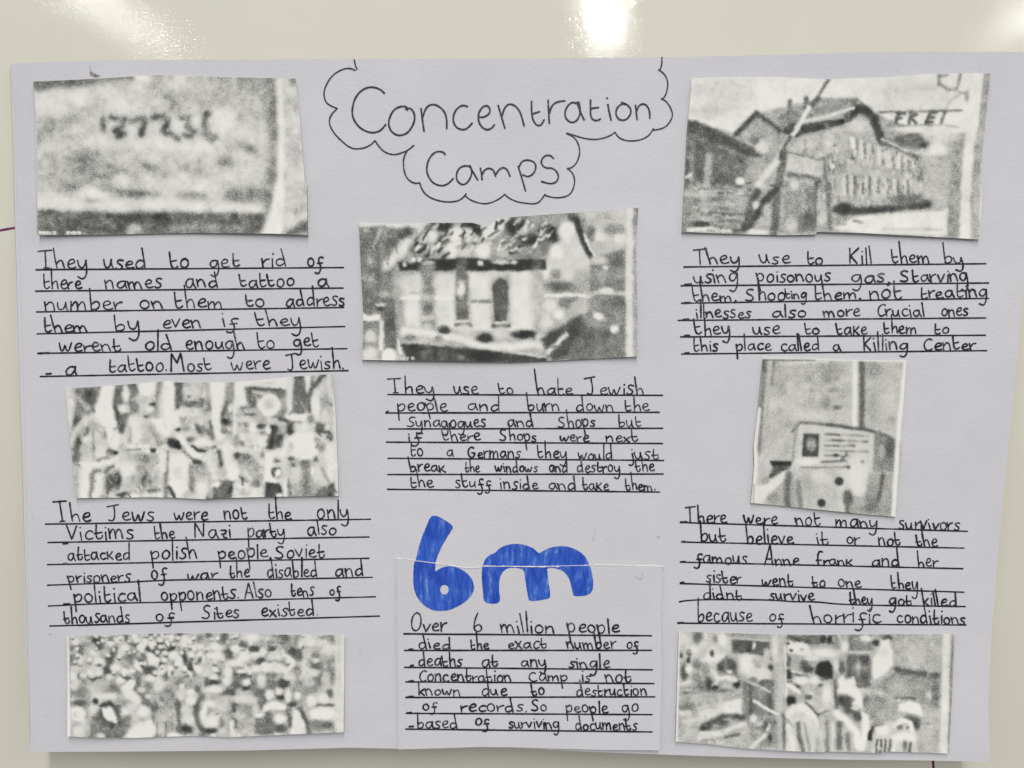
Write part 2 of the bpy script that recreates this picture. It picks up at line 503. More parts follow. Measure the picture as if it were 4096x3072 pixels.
# upper left
paragraph(poster, (0, 950), 1.5255, 50,
 [[(218,197),(2097,183)], [(215,327),(2095,308)], [(222,454),(2098,427)], [(225,588),(2105,543)], [(228,707),(2118,678)], [(245,848),(2125,812)]],
 [[('They',222,530,190,54),('used',632,885,190),('to',1035,1150,186),('get',1275,1462,182),('rid',1598,1742,180),('of',1875,1970,176,44)],
  [('there',260,500,314),('names',638,988,311),('and',1130,1325,306),('tattoo',1460,1795,303),('a',1935,2005,302)],
  [('number',268,750,444,52),('on',850,992,437),('them',1060,1352,431),('to',1495,1612,426),('address',1742,2105,421)],
  [('them',262,528,580),('by',692,850,570),('even',988,1222,556,46),('if',1355,1450,546,46),('they',1560,1835,543)],
  [('-',235,300,704),('werenB',360,735,699,48),('old',880,1045,691),('enough',1130,1490,683),('to',1568,1675,679),('get',1790,1945,668)],
  [('-',280,312,830),('a',395,470,838,62),('tattoo.',660,1015,820),('Most',1045,1290,816),('were',1415,1650,808,48),('Jewish.',1745,2095,806,48)]], LI)
# upper right
paragraph(poster, (2650, 950), 1.5297, 47,
 [[(130,180),(1980,160)], [(112,295),(1997,278)], [(115,402),(1997,372)], [(95,507),(1980,492)], [(110,608),(1978,598)], [(115,713),(1985,692)]],
 [[('Yhey',178,472,168,50,.95),('use',598,785,162),('to',880,980,166,40),('Kill',1135,1278,162,52),('them',1400,1630,158,46,1.15),('by',1718,1840,160,46,1.3)],
  [('-',135,178,285),('using',195,460,277,48),('poisonous',578,1028,274),('gas,',1152,1390,277),('Starving',1455,1868,274)],
  [('-',130,170,398),('them,',185,450,390,42,1.2),('Shoo',508,750,386,50),('ting',752,880,372,34),('them,',925,1210,382,46,1.1),('not',1265,1465,378,58),('treating',1575,1985,372,46)],
  [('-',125,160,500),('illnesses',205,540,494,42),('also',668,880,488,42),('more',985,1210,484,42),('Crucial',1310,1600,486,42),('ones',1705,1870,482,44)],
  [('-',135,165,598),('they',195,412,596,48,.9),('use',555,722,594,46),('to',868,962,590,40),('taqe',1065,1255,592,46),('them',1350,1550,586,42,1.1),('to',1660,1752,590,40)],
  [('-',135,162,705),('this',185,340,695,40),('place',448,668,692,42),('called',725,955,694,42),('a',1045,1092,694,40),('Killing',1225,1500,692,46),('Center',1592,1920,688,44)]], LI)
# centre
paragraph(poster, (1500, 1450), 1.8433, 54,
 [[(92,236),(2122,242)], [(78,372),(2097,367)], [(100,490),(2122,485)], [(82,587),(2122,597)], [(95,706),(2130,722)], [(92,826),(2127,822)], [(90,935),(2100,955)]],
 [[('They',82,435,226,54),('use',582,765,230),('to',912,1020,233,48),('hate',1190,1460,238,56,1.5),('Jewish',1552,1980,234,56,1.1)],
  [('-',85,98,360),('people',162,540,358,56,.7),('and',682,915,354,54),('burn',1120,1355,358,50,1.4),('down',1480,1755,360,54),('the',1838,2025,358,50)],
  [('Synagogues',235,820,478,48),('and',975,1165,472,48),('Shops',1350,1625,476,50),('but',1790,1962,474,48)],
  [('if',238,345,578,42),('there',495,780,577,48),('Shops',918,1192,578,48),('were',1362,1580,582,46),('nexB',1700,1935,586,48)],
  [('to',258,355,690,50),('a',527,578,692,56),('Germans',685,1070,700,48),('they',1195,1410,704,48),('would',1498,1745,714,48),('jusB',1870,2088,716,50)],
  [('breaq',255,520,806,48),('Bhe',660,772,808,48,.8),('windows',888,1198,808,44),('and',1285,1415,810,46),('destroy',1487,1805,810,48),('Bhe',1918,2062,806,50,.8)],
  [('the',255,435,920,50),('stuff',592,860,922,50),('inside',920,1205,932,50),('and',1280,1475,938,50),('Baqe',1530,1725,938,54),('Bhem.',1845,2065,942,50)]], LI, pen=6.0, rpen=6.5)
# lower left
paragraph(poster, (150, 1980), 1.58, 50,
 [[(50,184),(2105,153)], [(65,300),(2097,265)], [(62,440),(2095,400)], [(62,570),(200,565),(500,555),(900,533),(1400,536),(2117,520)], [(68,702),(400,685),(900,676),(2137,643)], [(78,828),(2162,765)]],
 [[('The',98,338,174,58),('Jews',435,740,166,60,.9),('were',865,1075,160),('not',1178,1325,157,54,.7),('the',1455,1605,156,50,1.2),('only',1765,1965,148,54)],
  [('-',160,190,305),('VicBims',185,610,284,56),('the',735,870,279,46),('Nazi',990,1218,272,50),('parBy',1325,1560,268,50),('also',1705,1885,255,50)],
  [('-',165,185,432),('aBtacqed',190,580,416,46),('polish',715,1005,410,58,.85),('people,',1140,1475,404,52,.8),('SovieB',1500,1812,400,52,.9)],
  [('prisoners',192,585,557,44),('of',718,815,532,48),('war',945,1140,538,42),('Bhe',1210,1340,524,46,1.2),('disabled',1450,1765,526,50),('and',1878,2055,520,50)],
  [('-',165,205,688),('political',228,648,684,52),('opponenBs.',780,1270,668,52),('Also',1312,1480,648,50),('Bens',1600,1745,642,46),('of',1845,1918,632,40)],
  [('Bhousands',165,585,814,50),('of',745,862,794,44),('SiBes',1040,1275,782,48),('exisBed.',1410,1770,770,48)]], LI)
# lower right
paragraph(poster, (2650, 1980), 1.6385, 48,
 [[(115,180),(700,198),(2000,238)], [(125,308),(1977,348)], [(115,440),(1970,483)], [(115,580),(1977,637)], [(110,700),(200,685),(700,686),(860,701),(1000,698),(1190,721),(1985,731)], [(100,840),(1990,852)]],
 [[('-',120,160,175),('Yhere',140,425,178,52),('were',535,755,188,52),('not',875,1035,198,54,.6),('many',1132,1405,210,50),('survivors',1550,1950,222,48)],
  [('-',125,148,305),('buB',245,415,307,56,1.0),('believe',550,862,318,54,1.1),('iB',1010,1085,322,46),('or',1205,1290,322,46),('noB',1415,1558,332,50),('Bhe',1662,1805,335,48,1.3)],
  [('-',120,148,436),('famous',210,555,446,46,1.2),('Anne',670,900,456,46,1.4),('Franq',1005,1245,462,42,1.4),('and',1370,1550,464,50,1.3),('her',1670,1805,470,46,1.4)],
  [('-',118,140,572),('sisBer',285,520,574,48),('wenB',650,855,590,48),('Bo',980,1065,600,44),('one',1150,1305,604,46),('they',1498,1672,614,46,1.3)],
  [('didnB',262,520,682,42,1.1),('survive',700,998,690,44),('Bhey',1225,1375,718,42,1.1),('goB',1482,1630,722,46),('killed',1708,1925,728,48)],
  [('-',100,138,836),('because',225,590,830,54,1.3),('of',698,798,830,46),('horrific',975,1435,835,54),('condiBions',1535,1985,842,48,1.1)]], LI)

# ------------------------------------------------------------------ title and cloud
tf = zt((1250, 0), 1.4747)
cl = Ink(LI + 0.00002)
for st in [
 [(246,352),(252,385),(263,410)],
 [(252,415),(225,402),(180,405),(120,440),(85,490),(66,540),(70,580),(82,608),(115,628),(147,640),(147,640),(115,668),(98,705),(103,745),(130,790),(170,830),(215,868),(255,880),(310,872),(350,850),(368,828),(368,828),(385,855),(415,890),(450,908),(490,913),(530,900),(560,888),(598,857)],
 [(560,888),(540,920),(535,960),(540,1010),(555,1050),(585,1075),(612,1083),(632,1077)],
 [(632,1077),(640,1105),(660,1140),(700,1170),(760,1188),(810,1192),(860,1185),(890,1165),(907,1142)],
 [(897,1152),(930,1180),(980,1198),(1025,1203),(1070,1190),(1110,1168),(1135,1145)],
 [(1135,1148),(1160,1170),(1210,1192),(1255,1198),(1300,1204),(1335,1195),(1360,1165),(1372,1145)],
 [(1372,1152),(1420,1167),(1480,1165),(1520,1148),(1540,1110),(1548,1070),(1540,1030),(1520,1005),(1500,995),(1500,995),(1530,990),(1560,960),(1577,910),(1575,870),(1560,830),(1535,803),(1498,788)],
 [(1500,785),(1550,800),(1600,816),(1660,824),(1720,815),(1760,798),(1785,780)],
 [(1783,778),(1800,805),(1830,825),(1880,833),(1940,825),(1985,800),(2005,770),(2012,757)],
 [(2010,768),(2050,762),(2090,745),(2120,700),(2125,670),(2110,630),(2085,595),(2057,580)],
 [(2062,588),(2085,560),(2098,500),(2090,460),(2070,430),(2040,410)],
 [(2050,412),(2060,385),(2062,338)]]:
    cl.stroke(tf(st), 6.0, step=5, smooth=2, wob=.12)
cl.build('cloud_outline', M['title'], poster)
tw = Ink(LI + 0.00004)
for st in [
 [(424,550),(405,530),(370,515),(335,513),(300,525),(265,555),(242,600),(232,660),(240,700),(265,740),(300,768),(350,785),(395,775),(420,750),(433,732)],
 [(560,650),(556,628),(520,626),(480,645),(455,690),(447,730),(460,770),(490,795),(520,800),(560,785),(590,745),(605,700),(598,660),(575,635),(548,642)],
 [(640,640),(650,720),(658,775)], [(650,690),(670,630),(710,612),(750,628),(780,660),(792,700),(792,760)],
 [(915,628),(885,618),(850,640),(830,680),(830,720),(850,755),(890,767),(920,752),(942,725)],
 [(985,690),(1010,692),(1045,670),(1048,640),(1030,620),(1000,630),(978,670),(978,710),(995,748),(1030,768),(1060,755),(1073,735)],
 [(1095,620),(1115,690),(1135,757)], [(1118,685),(1130,640),(1155,612),(1190,618),(1220,650),(1235,690),(1248,743)],
 [(1292,597),(1292,660),(1300,710),(1325,742),(1350,738),(1367,705)], [(1297,672),(1340,658)],
 [(1390,590),(1393,660),(1397,728)], [(1397,670),(1410,625),(1440,600),(1490,594)],
 [(1565,612),(1530,600),(1500,630),(1487,665),(1495,700),(1520,722),(1550,720),(1575,690),(1580,640),(1570,600)], [(1560,602),(1580,660),(1603,708)],
 [(1640,588),(1640,640),(1640,685),(1655,708),(1680,712),(1700,700)], [(1640,640),(1688,633)],
 [(1742,615),(1750,660),(1762,710)], [(1736,578),(1740,579)],
 [(1850,615),(1825,612),(1800,630),(1787,665),(1800,700),(1830,712),(1860,700),(1880,665),(1875,635),(1850,613),(1822,603)],
 [(1905,620),(1910,660),(1915,706)], [(1912,655),(1925,620),(1955,610),(1980,630),(1990,665),(1990,698)]]:
    tw.stroke(tf(st), 7.4, step=4, smooth=2, wob=.12)
tw.build('title_word', M['title'], poster)
tw = Ink(LI + 0.00004)
for st in [
 [(783,912),(770,895),(735,892),(705,910),(680,950),(672,1000),(682,1040),(710,1080),(755,1097),(790,1090),(815,1070),(830,1052)],
 [(935,985),(900,975),(865,990),(848,1025),(850,1065),(880,1090),(905,1085),(930,1055),(942,1015),(932,980)], [(925,975),(950,1020),(975,1062)],
 [(990,990),(998,1030),(1000,1060)], [(1000,1030),(1015,1000),(1045,990),(1070,1005),(1080,1040)], [(1080,1030),(1100,1000),(1125,985),(1150,1000),(1165,1040)],
 [(1213,980),(1235,1050),(1257,1127)], [(1218,985),(1235,950),(1270,942),(1310,955),(1320,985),(1305,1025),(1270,1045),(1240,1030)],
 [(1423,935),(1405,917),(1375,915),(1350,940),(1350,970),(1375,992),(1415,990),(1445,1015),(1453,1050),(1435,1078),(1400,1085),(1350,1070)]]:
    tw.stroke(tf(st), 7.0, step=4, smooth=2, wob=.12)
tw.build('title_word', M['title'], poster)

# ------------------------------------------------------------------ folded paper flap with the last paragraph
f6 = zt((1550, 2000), 1.9235)
FL = 0.00055
ftop = f6([(67,447),(200,463),(380,485),(520,505),(650,519),(800,508),(1200,508),(1560,501),(1900,503),(2112,511)])
fbot = [(1594, 2997.5), (1750, 2993.5), (1914, 2988), (2050, 2989), (2200, 2994), (2420, 3000), (2637, 3001.5)]
fleft = f6([(67,447)]) + [(1586, 2500), (1590, 2750), (1594, 2997.5)]
fright = f6([(2112,511)]) + [(2644, 2500), (2646, 2700), (2637, 3001.5)]
G = sheet_grid(ftop, fbot, fleft, fright, 90, 70)
tt = np.linspace(0, 1, 70)[:, None]; ss = np.linspace(0, 1, 90)[None, :]
lm = 0.0009 * tt ** 3 * (0.4 + 0.6 * ss) + 0.0005 * (ss ** 6) + 0.0003 * ((1 - ss) ** 6)
flap = sheet('paper_flap', G, FL, 0.00022, M['flap'], None, lm)
tag(flap, 'folded paper flap below the blue figures, carrying the bottom middle paragraph', 'paper flap')

# height of the flap as seen by the writing laid on it
_h0 = h_surf
FLO = np.array(flap['_o'])
ft = unproj(*[np.array(a) for a in zip(*ftop)]); fbp = unproj(*[np.array(a) for a in zip(*fbot)])
zt0, zb0 = ft[:, 2].mean(), fbp[:, 2].mean(); xl0, xr0 = ft[0, 0], ft[-1, 0]
def h_flap(x, z):
    t_ = np.clip((zt0 - z) / (zt0 - zb0), 0, 1.02); s_ = np.clip((x - xl0) / (xr0 - xl0), 0, 1)
    return _h0(x, z) + FL + 0.0009 * t_ ** 3 * (0.4 + 0.6 * s_) + 0.0005 * s_ ** 6 + 0.0003 * (1 - s_) ** 6 + 0.00006
h_surf = h_flap
paragraph(flap, (1550, 2400), 1.9235, 50,
 [[(125,260),(2033,275)], [(130,388),(2033,387)], [(130,518),(2040,537)], [(140,630),(2052,643)], [(140,750),(2057,745)], [(142,872),(2037,882)], [(140,993),(2037,1015)]],
 [[('Over',175,452,246,68),('6',658,725,248,72),('million',872,1278,252,64,1.2),('people',1385,1785,253,66,.75)],
  [('-',165,195,378),('died',238,478,376,50,.95),('the',635,780,378,48,1.1),('exacB',925,1222,374,52),('number',1380,1760,378,50),('of',1838,1935,376,44)],
  [('-',175,200,503),('deaths',235,572,508,54),('aB',722,845,514,54),('any',1025,1218,508,52),('single',1392,1712,524,54)],
  [('-',165,200,622),('ConcenBraBion',238,948,626,52),('Camp',1085,1380,626,50),('is',1490,1560,628,46),('noB',1678,1872,632,56)],
  [('-',155,200,742),('known',235,555,735,50),('due',722,920,738,54,.8),('Bo',1105,1208,734,52,1.4),('destruction',1452,1992,738,50)],
  [('-',150,185,866),('of',268,380,846,54,1.0),('records.',560,1070,858,52),('So',1108,1225,858,56),('people',1370,1700,868,52,.8),('go',1802,1928,862,54)],
  [('-',165,200,972),('based',220,535,985,56,1.1),('of',672,785,970,50),('surviving',935,1320,985,50),('documenBs',1445,1920,998,48,1.2)]], LI, pen=6.3, rpen=6.6)

# ------------------------------------------------------------------ blue 6m : upper part on the poster, lower part on the flap
SIX = [(318,150),(290,220),(260,290),(238,365),(222,430),(214,468),(203,490),(198,560),(198,650),(210,710),(240,770),(290,820),(350,850),(410,855),(480,848),(550,815),(610,775),(650,730),(668,680),(660,630),(630,580),(590,545),(540,520),(480,507),(430,515),(390,535),(365,556),(368,520),(370,480),(378,445),(390,415),(420,350),(455,290),(490,235),(505,212),(490,188),(440,155),(400,132),(365,118),(335,125)]
HOLE = [(438 + 33 * math.cos(a), 690 + 37 * math.sin(a)) for a in np.linspace(0, 2 * math.pi, 18, endpoint=False)]
EM = [(735,505),(745,465),(765,440),(790,420),(828,408),(860,370),(920,345),(990,335),(1060,345),(1120,370),(1155,400),(1168,412),(1190,395),(1250,365),(1330,353),(1400,360),(1470,390),(1520,430),(1545,480),(1562,510),(1575,580),(1585,640),(1580,690),(1555,725),(1510,740),(1430,742),(1422,700),(1410,640),(1390,590),(1350,545),(1310,530),(1270,522),(1225,525),(1232,560),(1240,640),(1252,710),(1250,755),(1200,768),(1090,782),(1080,740),(1070,680),(1058,600),(1052,545),(1020,525),(960,520),(915,528),(880,560),(860,610),(858,690),(870,780),(830,802),(740,790),(735,700),(725,620),(725,520)]

def rough(poly, amp=1.6):
    p = np.vstack([np.array(poly, float), poly[0]])
    p = resample(chaikin(p, 1), 7.0)[:-1]
    return p + nrng.normal(0, amp * .5, p.shape)

def fill(polys, keep, line, lift, name, mat, parent):
    """scan the outline into a fine cell mesh so that it follows the curled paper"""
    bm = bmesh.new()
    edges = []
    for poly in polys:
        vs = [bm.verts.new((x, y, 0)) for x, y in poly]
        edges += [bm.edges.new((vs[i], vs[(i + 1) % len(vs)])) for i in range(len(vs))]
    bmesh.ops.triangle_fill(bm, edges=edges, use_beauty=True)
    (ax, ay), (cx, cy) = line
    no = (cy - ay, -(cx - ax), 0)
    geom = bm.verts[:] + bm.edges[:] + bm.faces[:]
    bmesh.ops.bisect_plane(bm, geom=geom, plane_co=(ax, ay, 0), plane_no=no, clear_outer=(keep == 'below'), clear_inner=(keep == 'above'))
    for gx in range(150, 1650, 60):
        bmesh.ops.bisect_plane(bm, geom=bm.verts[:] + bm.edges[:] + bm.faces[:], plane_co=(gx, 0, 0), plane_no=(1, 0, 0))
    for gy in range(100, 900, 60):
        bmesh.ops.bisect_plane(bm, geom=bm.verts[:] + bm.edges[:] + bm.faces[:], plane_co=(0, gy, 0), plane_no=(0, 1, 0))
    bm.verts.index_update()
    q = np.array(f6([(v.co.x, v.co.y) for v in bm.verts]))
    faces = [[v.index for v in f.verts] for f in bm.faces]
    bm.free()
    W = unproj(q[:, 0], q[:, 1], lift)
    return mesh_obj(name, W, faces, mat, parent)

L6 = ((67, 452), (650, 524)); LM = ((700, 515), (1700, 505))
six = rough(SIX); em = rough(EM); hole = np.array(HOLE) + nrng.normal(0, 1.0, (len(HOLE), 2))
fill([six, hole], 'below', L6, 0.00003, 'figure_six', M['blue'], flap)
fill([em], 'below', LM, 0.00003, 'letter_m', M['blue_m'], flap)
h_surf = _h0
six2 = six + np.where((six[:, 1] < 470)[:, None], np.array([[2.0, 0]]), 0)
fill([six2, hole], 'above', L6, 0.00006, 'figure_six', M['blue'], poster)
fill([em], 'above', LM, 0.00006, 'letter_m', M['blue_m'], poster)

# torn white fibre along the flap hinge, crease highlight painted into its colour
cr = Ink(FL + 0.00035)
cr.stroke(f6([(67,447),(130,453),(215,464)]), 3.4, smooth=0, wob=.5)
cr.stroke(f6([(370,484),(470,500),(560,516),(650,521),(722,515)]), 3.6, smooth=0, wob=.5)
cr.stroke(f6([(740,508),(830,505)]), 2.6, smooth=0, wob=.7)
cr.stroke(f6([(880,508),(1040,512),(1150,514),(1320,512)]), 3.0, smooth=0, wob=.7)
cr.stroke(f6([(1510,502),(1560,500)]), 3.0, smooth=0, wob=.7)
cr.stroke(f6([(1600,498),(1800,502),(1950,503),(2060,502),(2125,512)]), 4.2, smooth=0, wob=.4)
cr.build('torn_hinge_highlight', M['crease'], flap)
# colouring flecks left white in the m
# faint pencil squiggles and specks beside the figures
pm = Ink(LI)
pm.stroke(f6([(1590,222),(1602,240),(1590,262),(1586,290),(1588,305),(1570,320)]), 1.8)
pm.build('pencil_mark', M['pencil'], poster)
pm = Ink(LI)
pm.stroke(f6([(2072,284),(2085,278),(2097,286),(2090,297),(2078,293),(2074,284)]), 2.2)
pm.build('pencil_mark', M['pencil'], poster)
h_surf = h_flap
pm = Ink(LI)
pm.stroke(f6([(1905,588),(1930,606),(1955,608),(1962,590),(1962,560)]), 1.9)
pm.build('pencil_mark', M['pencil'], flap)
h_surf = _h0
pm = Ink(LI)
pm.stroke([(199, 2536), (201, 2539)], 6)
pm.build('ink_dot', M['teal'], poster)

# ------------------------------------------------------------------ printed pictures
class Canvas:
    """paints a soft grey picture in flat page units; every value is printed ink density"""
    def __init__(s, w, h, base, cell=5.0):
        s.cell = cell
        s.nx, s.ny = int(w / cell) + 1, int(h / cell) + 1
        s.X, s.Y = np.meshgrid(np.arange(s.nx) * cell, np.arange(s.ny) * cell)
        s.a = np.full((s.ny, s.nx), float(base))
    def _put(s, d, val, soft, al):
        m = np.clip(0.5 - d / (2 * soft), 0, 1)
        m = m * m * (3 - 2 * m) * al
        s.a = s.a * (1 - m) + val * m
    def E(s, cx, cy, rx, ry, val, soft=None, rot=0, al=1.0):
        c, n = math.cos(math.radians(rot)), math.sin(math.radians(rot))
        dx, dy = s.X - cx, s.Y - cy
        u, v = (dx * c + dy * n) / rx, (-dx * n + dy * c) / ry
        r = np.sqrt(u * u + v * v)
        s._put((r - 1) * min(rx, ry), val, soft or min(rx, ry) * 0.55, al)
    def L(s, pts, w, val, soft=None, al=1.0):
        d = np.full(s.a.shape, 1e9)
        for (ax, ay), (bx, by) in zip(pts[:-1], pts[1:]):
            vx, vy = bx - ax, by - ay
            t = np.clip(((s.X - ax) * vx + (s.Y - ay) * vy) / max(vx * vx + vy * vy, 1e-6), 0, 1)
            d = np.minimum(d, np.hypot(s.X - ax - t * vx, s.Y - ay - t * vy))
        s._put(d - w / 2, val, soft or max(6, w * 0.35), al)
    def P(s, pts, val, soft=14.0, al=1.0):
        d = np.full(s.a.shape, 1e9)
        ins = np.zeros(s.a.shape, bool)
        q = list(pts) + [pts[0]]
        for (ax, ay), (bx, by) in zip(q[:-1], q[1:]):
            vx, vy = bx - ax, by - ay
            t = np.clip(((s.X - ax) * vx + (s.Y - ay) * vy) / max(vx * vx + vy * vy, 1e-6), 0, 1)
            d = np.minimum(d, np.hypot(s.X - ax - t * vx, s.Y - ay - t * vy))
            if ay != by:
                cr_ = ((ay > s.Y) != (by > s.Y)) & (s.X < (bx - ax) * (s.Y - ay) / (by - ay) + ax)
                ins ^= cr_
        s._put(np.where(ins, -d, d), val, soft, al)
    def cloud(s, amp, size):
        n = np.zeros(s.a.shape)
        k, a = size, 1.0
        while k > s.cell * 1.5:
            gx, gy = int(s.nx * s.cell / k) + 3, int(s.ny * s.cell / k) + 3
            g = nrng.normal(0, 1, (gy, gx))
            fx, fy = s.X / k, s.Y / k
            ix, iy = fx.astype(int), fy.astype(int)
            tx, ty = fx - ix, fy - iy
            tx = tx * tx * (3 - 2 * tx); ty = ty * ty * (3 - 2 * ty)
            n += a * ((g[iy, ix] * (1 - tx) + g[iy, ix + 1] * tx) * (1 - ty) + (g[iy + 1, ix] * (1 - tx) + g[iy + 1, ix + 1] * tx) * ty)
            k /= 2; a *= 0.6
        mid = 4 * np.clip(s.a, 0, 1) * (1 - np.clip(s.a, 0, 1))
        s.a = s.a + amp * n * (0.35 + 0.65 * mid)
    def field(s, size):
        gx, gy = int(s.nx * s.cell / size) + 3, int(s.ny * s.cell / size) + 3
        g = nrng.normal(0, 1, (gy, gx))
        fx, fy = s.X / size, s.Y / size
        ix, iy = fx.astype(int), fy.astype(int)
        tx, ty = fx - ix, fy - iy
        tx = tx * tx * (3 - 2 * tx); ty = ty * ty * (3 - 2 * ty)
        return (g[iy, ix] * (1 - tx) + g[iy, ix + 1] * tx) * (1 - ty) + (g[iy + 1, ix] * (1 - tx) + g[iy + 1, ix + 1] * tx) * ty
    def warp(s, amp, size):
        """roughens outlines the way a coarse photocopy does"""
        x, y = s.X.copy(), s.Y.copy()
        for f, k in ((1.0, 1.0), (0.45, 0.5), (0.22, 0.6)):
            x += amp * k * s.field(size * f); y += amp * k * s.field(size * f)
        s.a = s.sample(x, y)
    def blur(s, size):
        r = int(3 * size / s.cell) + 1
        k = np.exp(-0.5 * (np.arange(-r, r + 1) * s.cell / size) ** 2); k /= k.sum()
        for ax in (0, 1):
            p = np.pad(s.a, [(r, r) if i == ax else (0, 0) for i in (0, 1)], mode='edge')
            n = s.a.shape[ax]
            s.a = sum(k[i] * (p[i:i + n] if ax == 0 else p[:, i:i + n]) for i in range(2 * r + 1))
    def stamp(s, text, x, y, hgt, val=.97):
        seg = {'0': 'abcdef', '1': 'bc', '2': 'abged', '3': 'abgcd', '4': 'fgbc', '5': 'afgcd', '6': 'afgcde', '7': 'abc', '8': 'abcdefg', '9': 'abcdfg'}
        w = hgt * .5
        for ch in text:
            co = {'a': [(x, y), (x + w, y)], 'b': [(x + w, y), (x + w, y + hgt / 2)], 'c': [(x + w, y + hgt / 2), (x + w, y + hgt)], 'd': [(x, y + hgt), (x + w, y + hgt)], 'e': [(x, y + hgt / 2), (x, y + hgt)], 'f': [(x, y), (x, y + hgt / 2)], 'g': [(x, y + hgt / 2), (x + w, y + hgt / 2)]}
            if ch in seg:
                for k in seg[ch]: s.L(co[k], 3.5, val, 3.0)
            elif ch == ':':
                s.E(x + w / 2, y + hgt * .3, 3, 3, val, 3); s.E(x + w / 2, y + hgt * .75, 3, 3, val, 3)
            elif ch == '/':
                s.L([(x, y + hgt), (x + w, y)], 3.5, val, 3.0)
            x += w * 1.55
    def sample(s, x, y):
        fx = np.clip(x / s.cell, 0, s.nx - 1.001); fy = np.clip(y / s.cell, 0, s.ny - 1.001)
        ix, iy = fx.astype(int), fy.astype(int); tx, ty = fx - ix, fy - iy
        a = s.a
        return (a[iy, ix] * (1 - tx) + a[iy, ix + 1] * tx) * (1 - ty) + (a[iy + 1, ix] * (1 - tx) + a[iy + 1, ix + 1] * tx) * ty

def photo_print(cv, origin, scale, top, bottom, left, right, label, curl=0.0011, gam=1.5):
    pxw = (top[-1][0] - top[0][0]) / scale
    pxh = (left[-1][1] - left[0][1]) / scale
    nu, nv = int(pxw / 4.0), int(pxh / 4.0)
    Z = sheet_grid(top, bottom, left, right, nu, nv)
    tone = np.clip(cv.sample(Z[..., 0], Z[..., 1]), 0.0, 1.0)
    G = np.stack([origin[0] + Z[..., 0] / scale, origin[1] + Z[..., 1] / scale], -1)
    t = np.linspace(0, 1, nv)[:, None]; s = np.linspace(0, 1, nu)[None, :]
    ph = rng.random() * 6
    lm = curl * (t ** 4 * (0.7 + 0.3 * np.sin(7 * s + ph)) + 0.35 * (1 - t) ** 6 * (0.5 + 0.5 * np.sin(5 * s + ph)) + 0.5 * s ** 10 + 0.5 * (1 - s) ** 10)
    ob = sheet('photo_print', G, 0.00032, 0.00016, M['print'], None, lm)
    at = ob.data.attributes.new('tone', 'FLOAT', 'POINT')
    tv = tone.ravel()
    at.data.foreach_set('value', np.concatenate([np.clip((tv - 0.04) / 0.92, 0, 1) ** gam, np.full(len(tv), .95)]).astype(np.float32))
    tag(ob, label, 'photo print', 'black and white photocopies glued to the poster')
    return ob

# --- tattooed forearm
c = Canvas(2000, 1520, .70)
c.E(450,640,270,90,.88,60); c.E(1000,560,350,80,.72,60); c.E(1520,590,220,130,.55,80); c.E(1120,620,90,60,.55,40); c.E(1560,720,150,140,.66,70)
c.P([(205,500),(850,470),(850,495),(600,540),(400,555),(205,580)],.28,26); c.L([(870,485),(930,492)],36,.93,18); c.L([(950,480),(1080,478)],18,.5,14); c.L([(1400,490),(1720,505)],50,.5,30)
c.L([(620,660),(480,740),(340,820),(300,880)],90,.52,55); c.E(330,820,80,70,.5,50); c.E(420,850,60,60,.6,40); c.E(1400,760,90,90,.82,50); c.E(1600,830,130,60,.8,50)
c.E(950,905,380,45,.87,35); c.E(350,960,100,40,.8,35)
c.E(500,1100,290,120,.52,80); c.E(900,1040,250,80,.58,60); c.E(780,1090,85,25,.36,22,22); c.E(940,1050,60,25,.34,20,20); c.E(1420,1020,55,32,.36,24); c.E(1570,940,75,28,.38,22,25); c.E(1160,1060,40,30,.42,22); c.E(1270,1060,60,70,.55,40); c.E(500,1080,60,25,.4,20); c.E(480,1170,90,25,.42,20,-15)
c.E(790,1150,55,45,.86,30); c.E(1180,1160,140,50,.84,35); c.E(600,1225,75,40,.87,25); c.E(1500,1120,170,50,.76,40); c.E(950,1150,90,30,.72,25)
c.L([(640,1180),(800,1225),(1000,1225)],42,.36,24); c.L([(1150,1228),(1290,1232)],40,.4,22); c.E(1570,1235,190,50,.34,34); c.L([(560,1270),(640,1275)],25,.45,16)
c.L([(230,1290),(600,1300),(1000,1290),(1400,1315),(1710,1312)],50,.87,20); c.L([(230,1250),(500,1280)],60,.84,25)
c.P([(225,1325),(800,1345),(1690,1345),(1640,1490),(225,1490)],.25,16); c.E(1000,1380,270,40,.15,30); c.E(840,1455,40,38,.5,20); c.E(1400,1440,160,40,.33,30); c.E(350,1420,80,40,.3,30)
c.L([(1715,490),(1730,800),(1725,1100),(1690,1310)],70,.36,42)
c.P([(1790,480),(1960,480),(1960,1490),(1770,1490)],.72,10); c.E(1835,1000,50,200,.66,40)
c.P([(1742,490),(1785,490),(1795,800),(1795,1100),(1790,1300),(1785,1490),(1655,1490),(1715,1330),(1755,1100),(1762,800)],.94,14)
c.P([(1960,1370),(1960,1490),(1775,1490),(1850,1440)],.2,26); c.E(1868,508,38,42,.3,24)
c.E(1130,800,45,70,.9,25,-30); c.E(835,825,30,40,.86,16); c.E(985,795,45,35,.88,20); c.E(720,790,35,25,.8,15); c.E(1250,760,25,40,.85,16)
for st, w in (([(650,755),(655,830)],34), ([(700,742),(785,752),(770,800),(725,825),(790,848),(745,862)],34), ([(830,768),(900,745),(912,790),(893,850)],40), ([(975,742),(1030,730),(1062,775),(1030,830),(1100,858),(1128,882)],36), ([(1150,748),(1192,740),(1178,800),(1232,832),(1205,862),(1170,852)],38), ([(1310,722),(1282,780),(1310,840),(1362,868),(1340,892),(1292,842)],42)):
    c.L(st, w * .92, .18, 21)
c.blur(8); c.cloud(.075, 110); c.cloud(.05, 36)
c.stamp('2026/01/15', 245, 1464, 14); c.stamp('07:00:38', 425, 1464, 14)
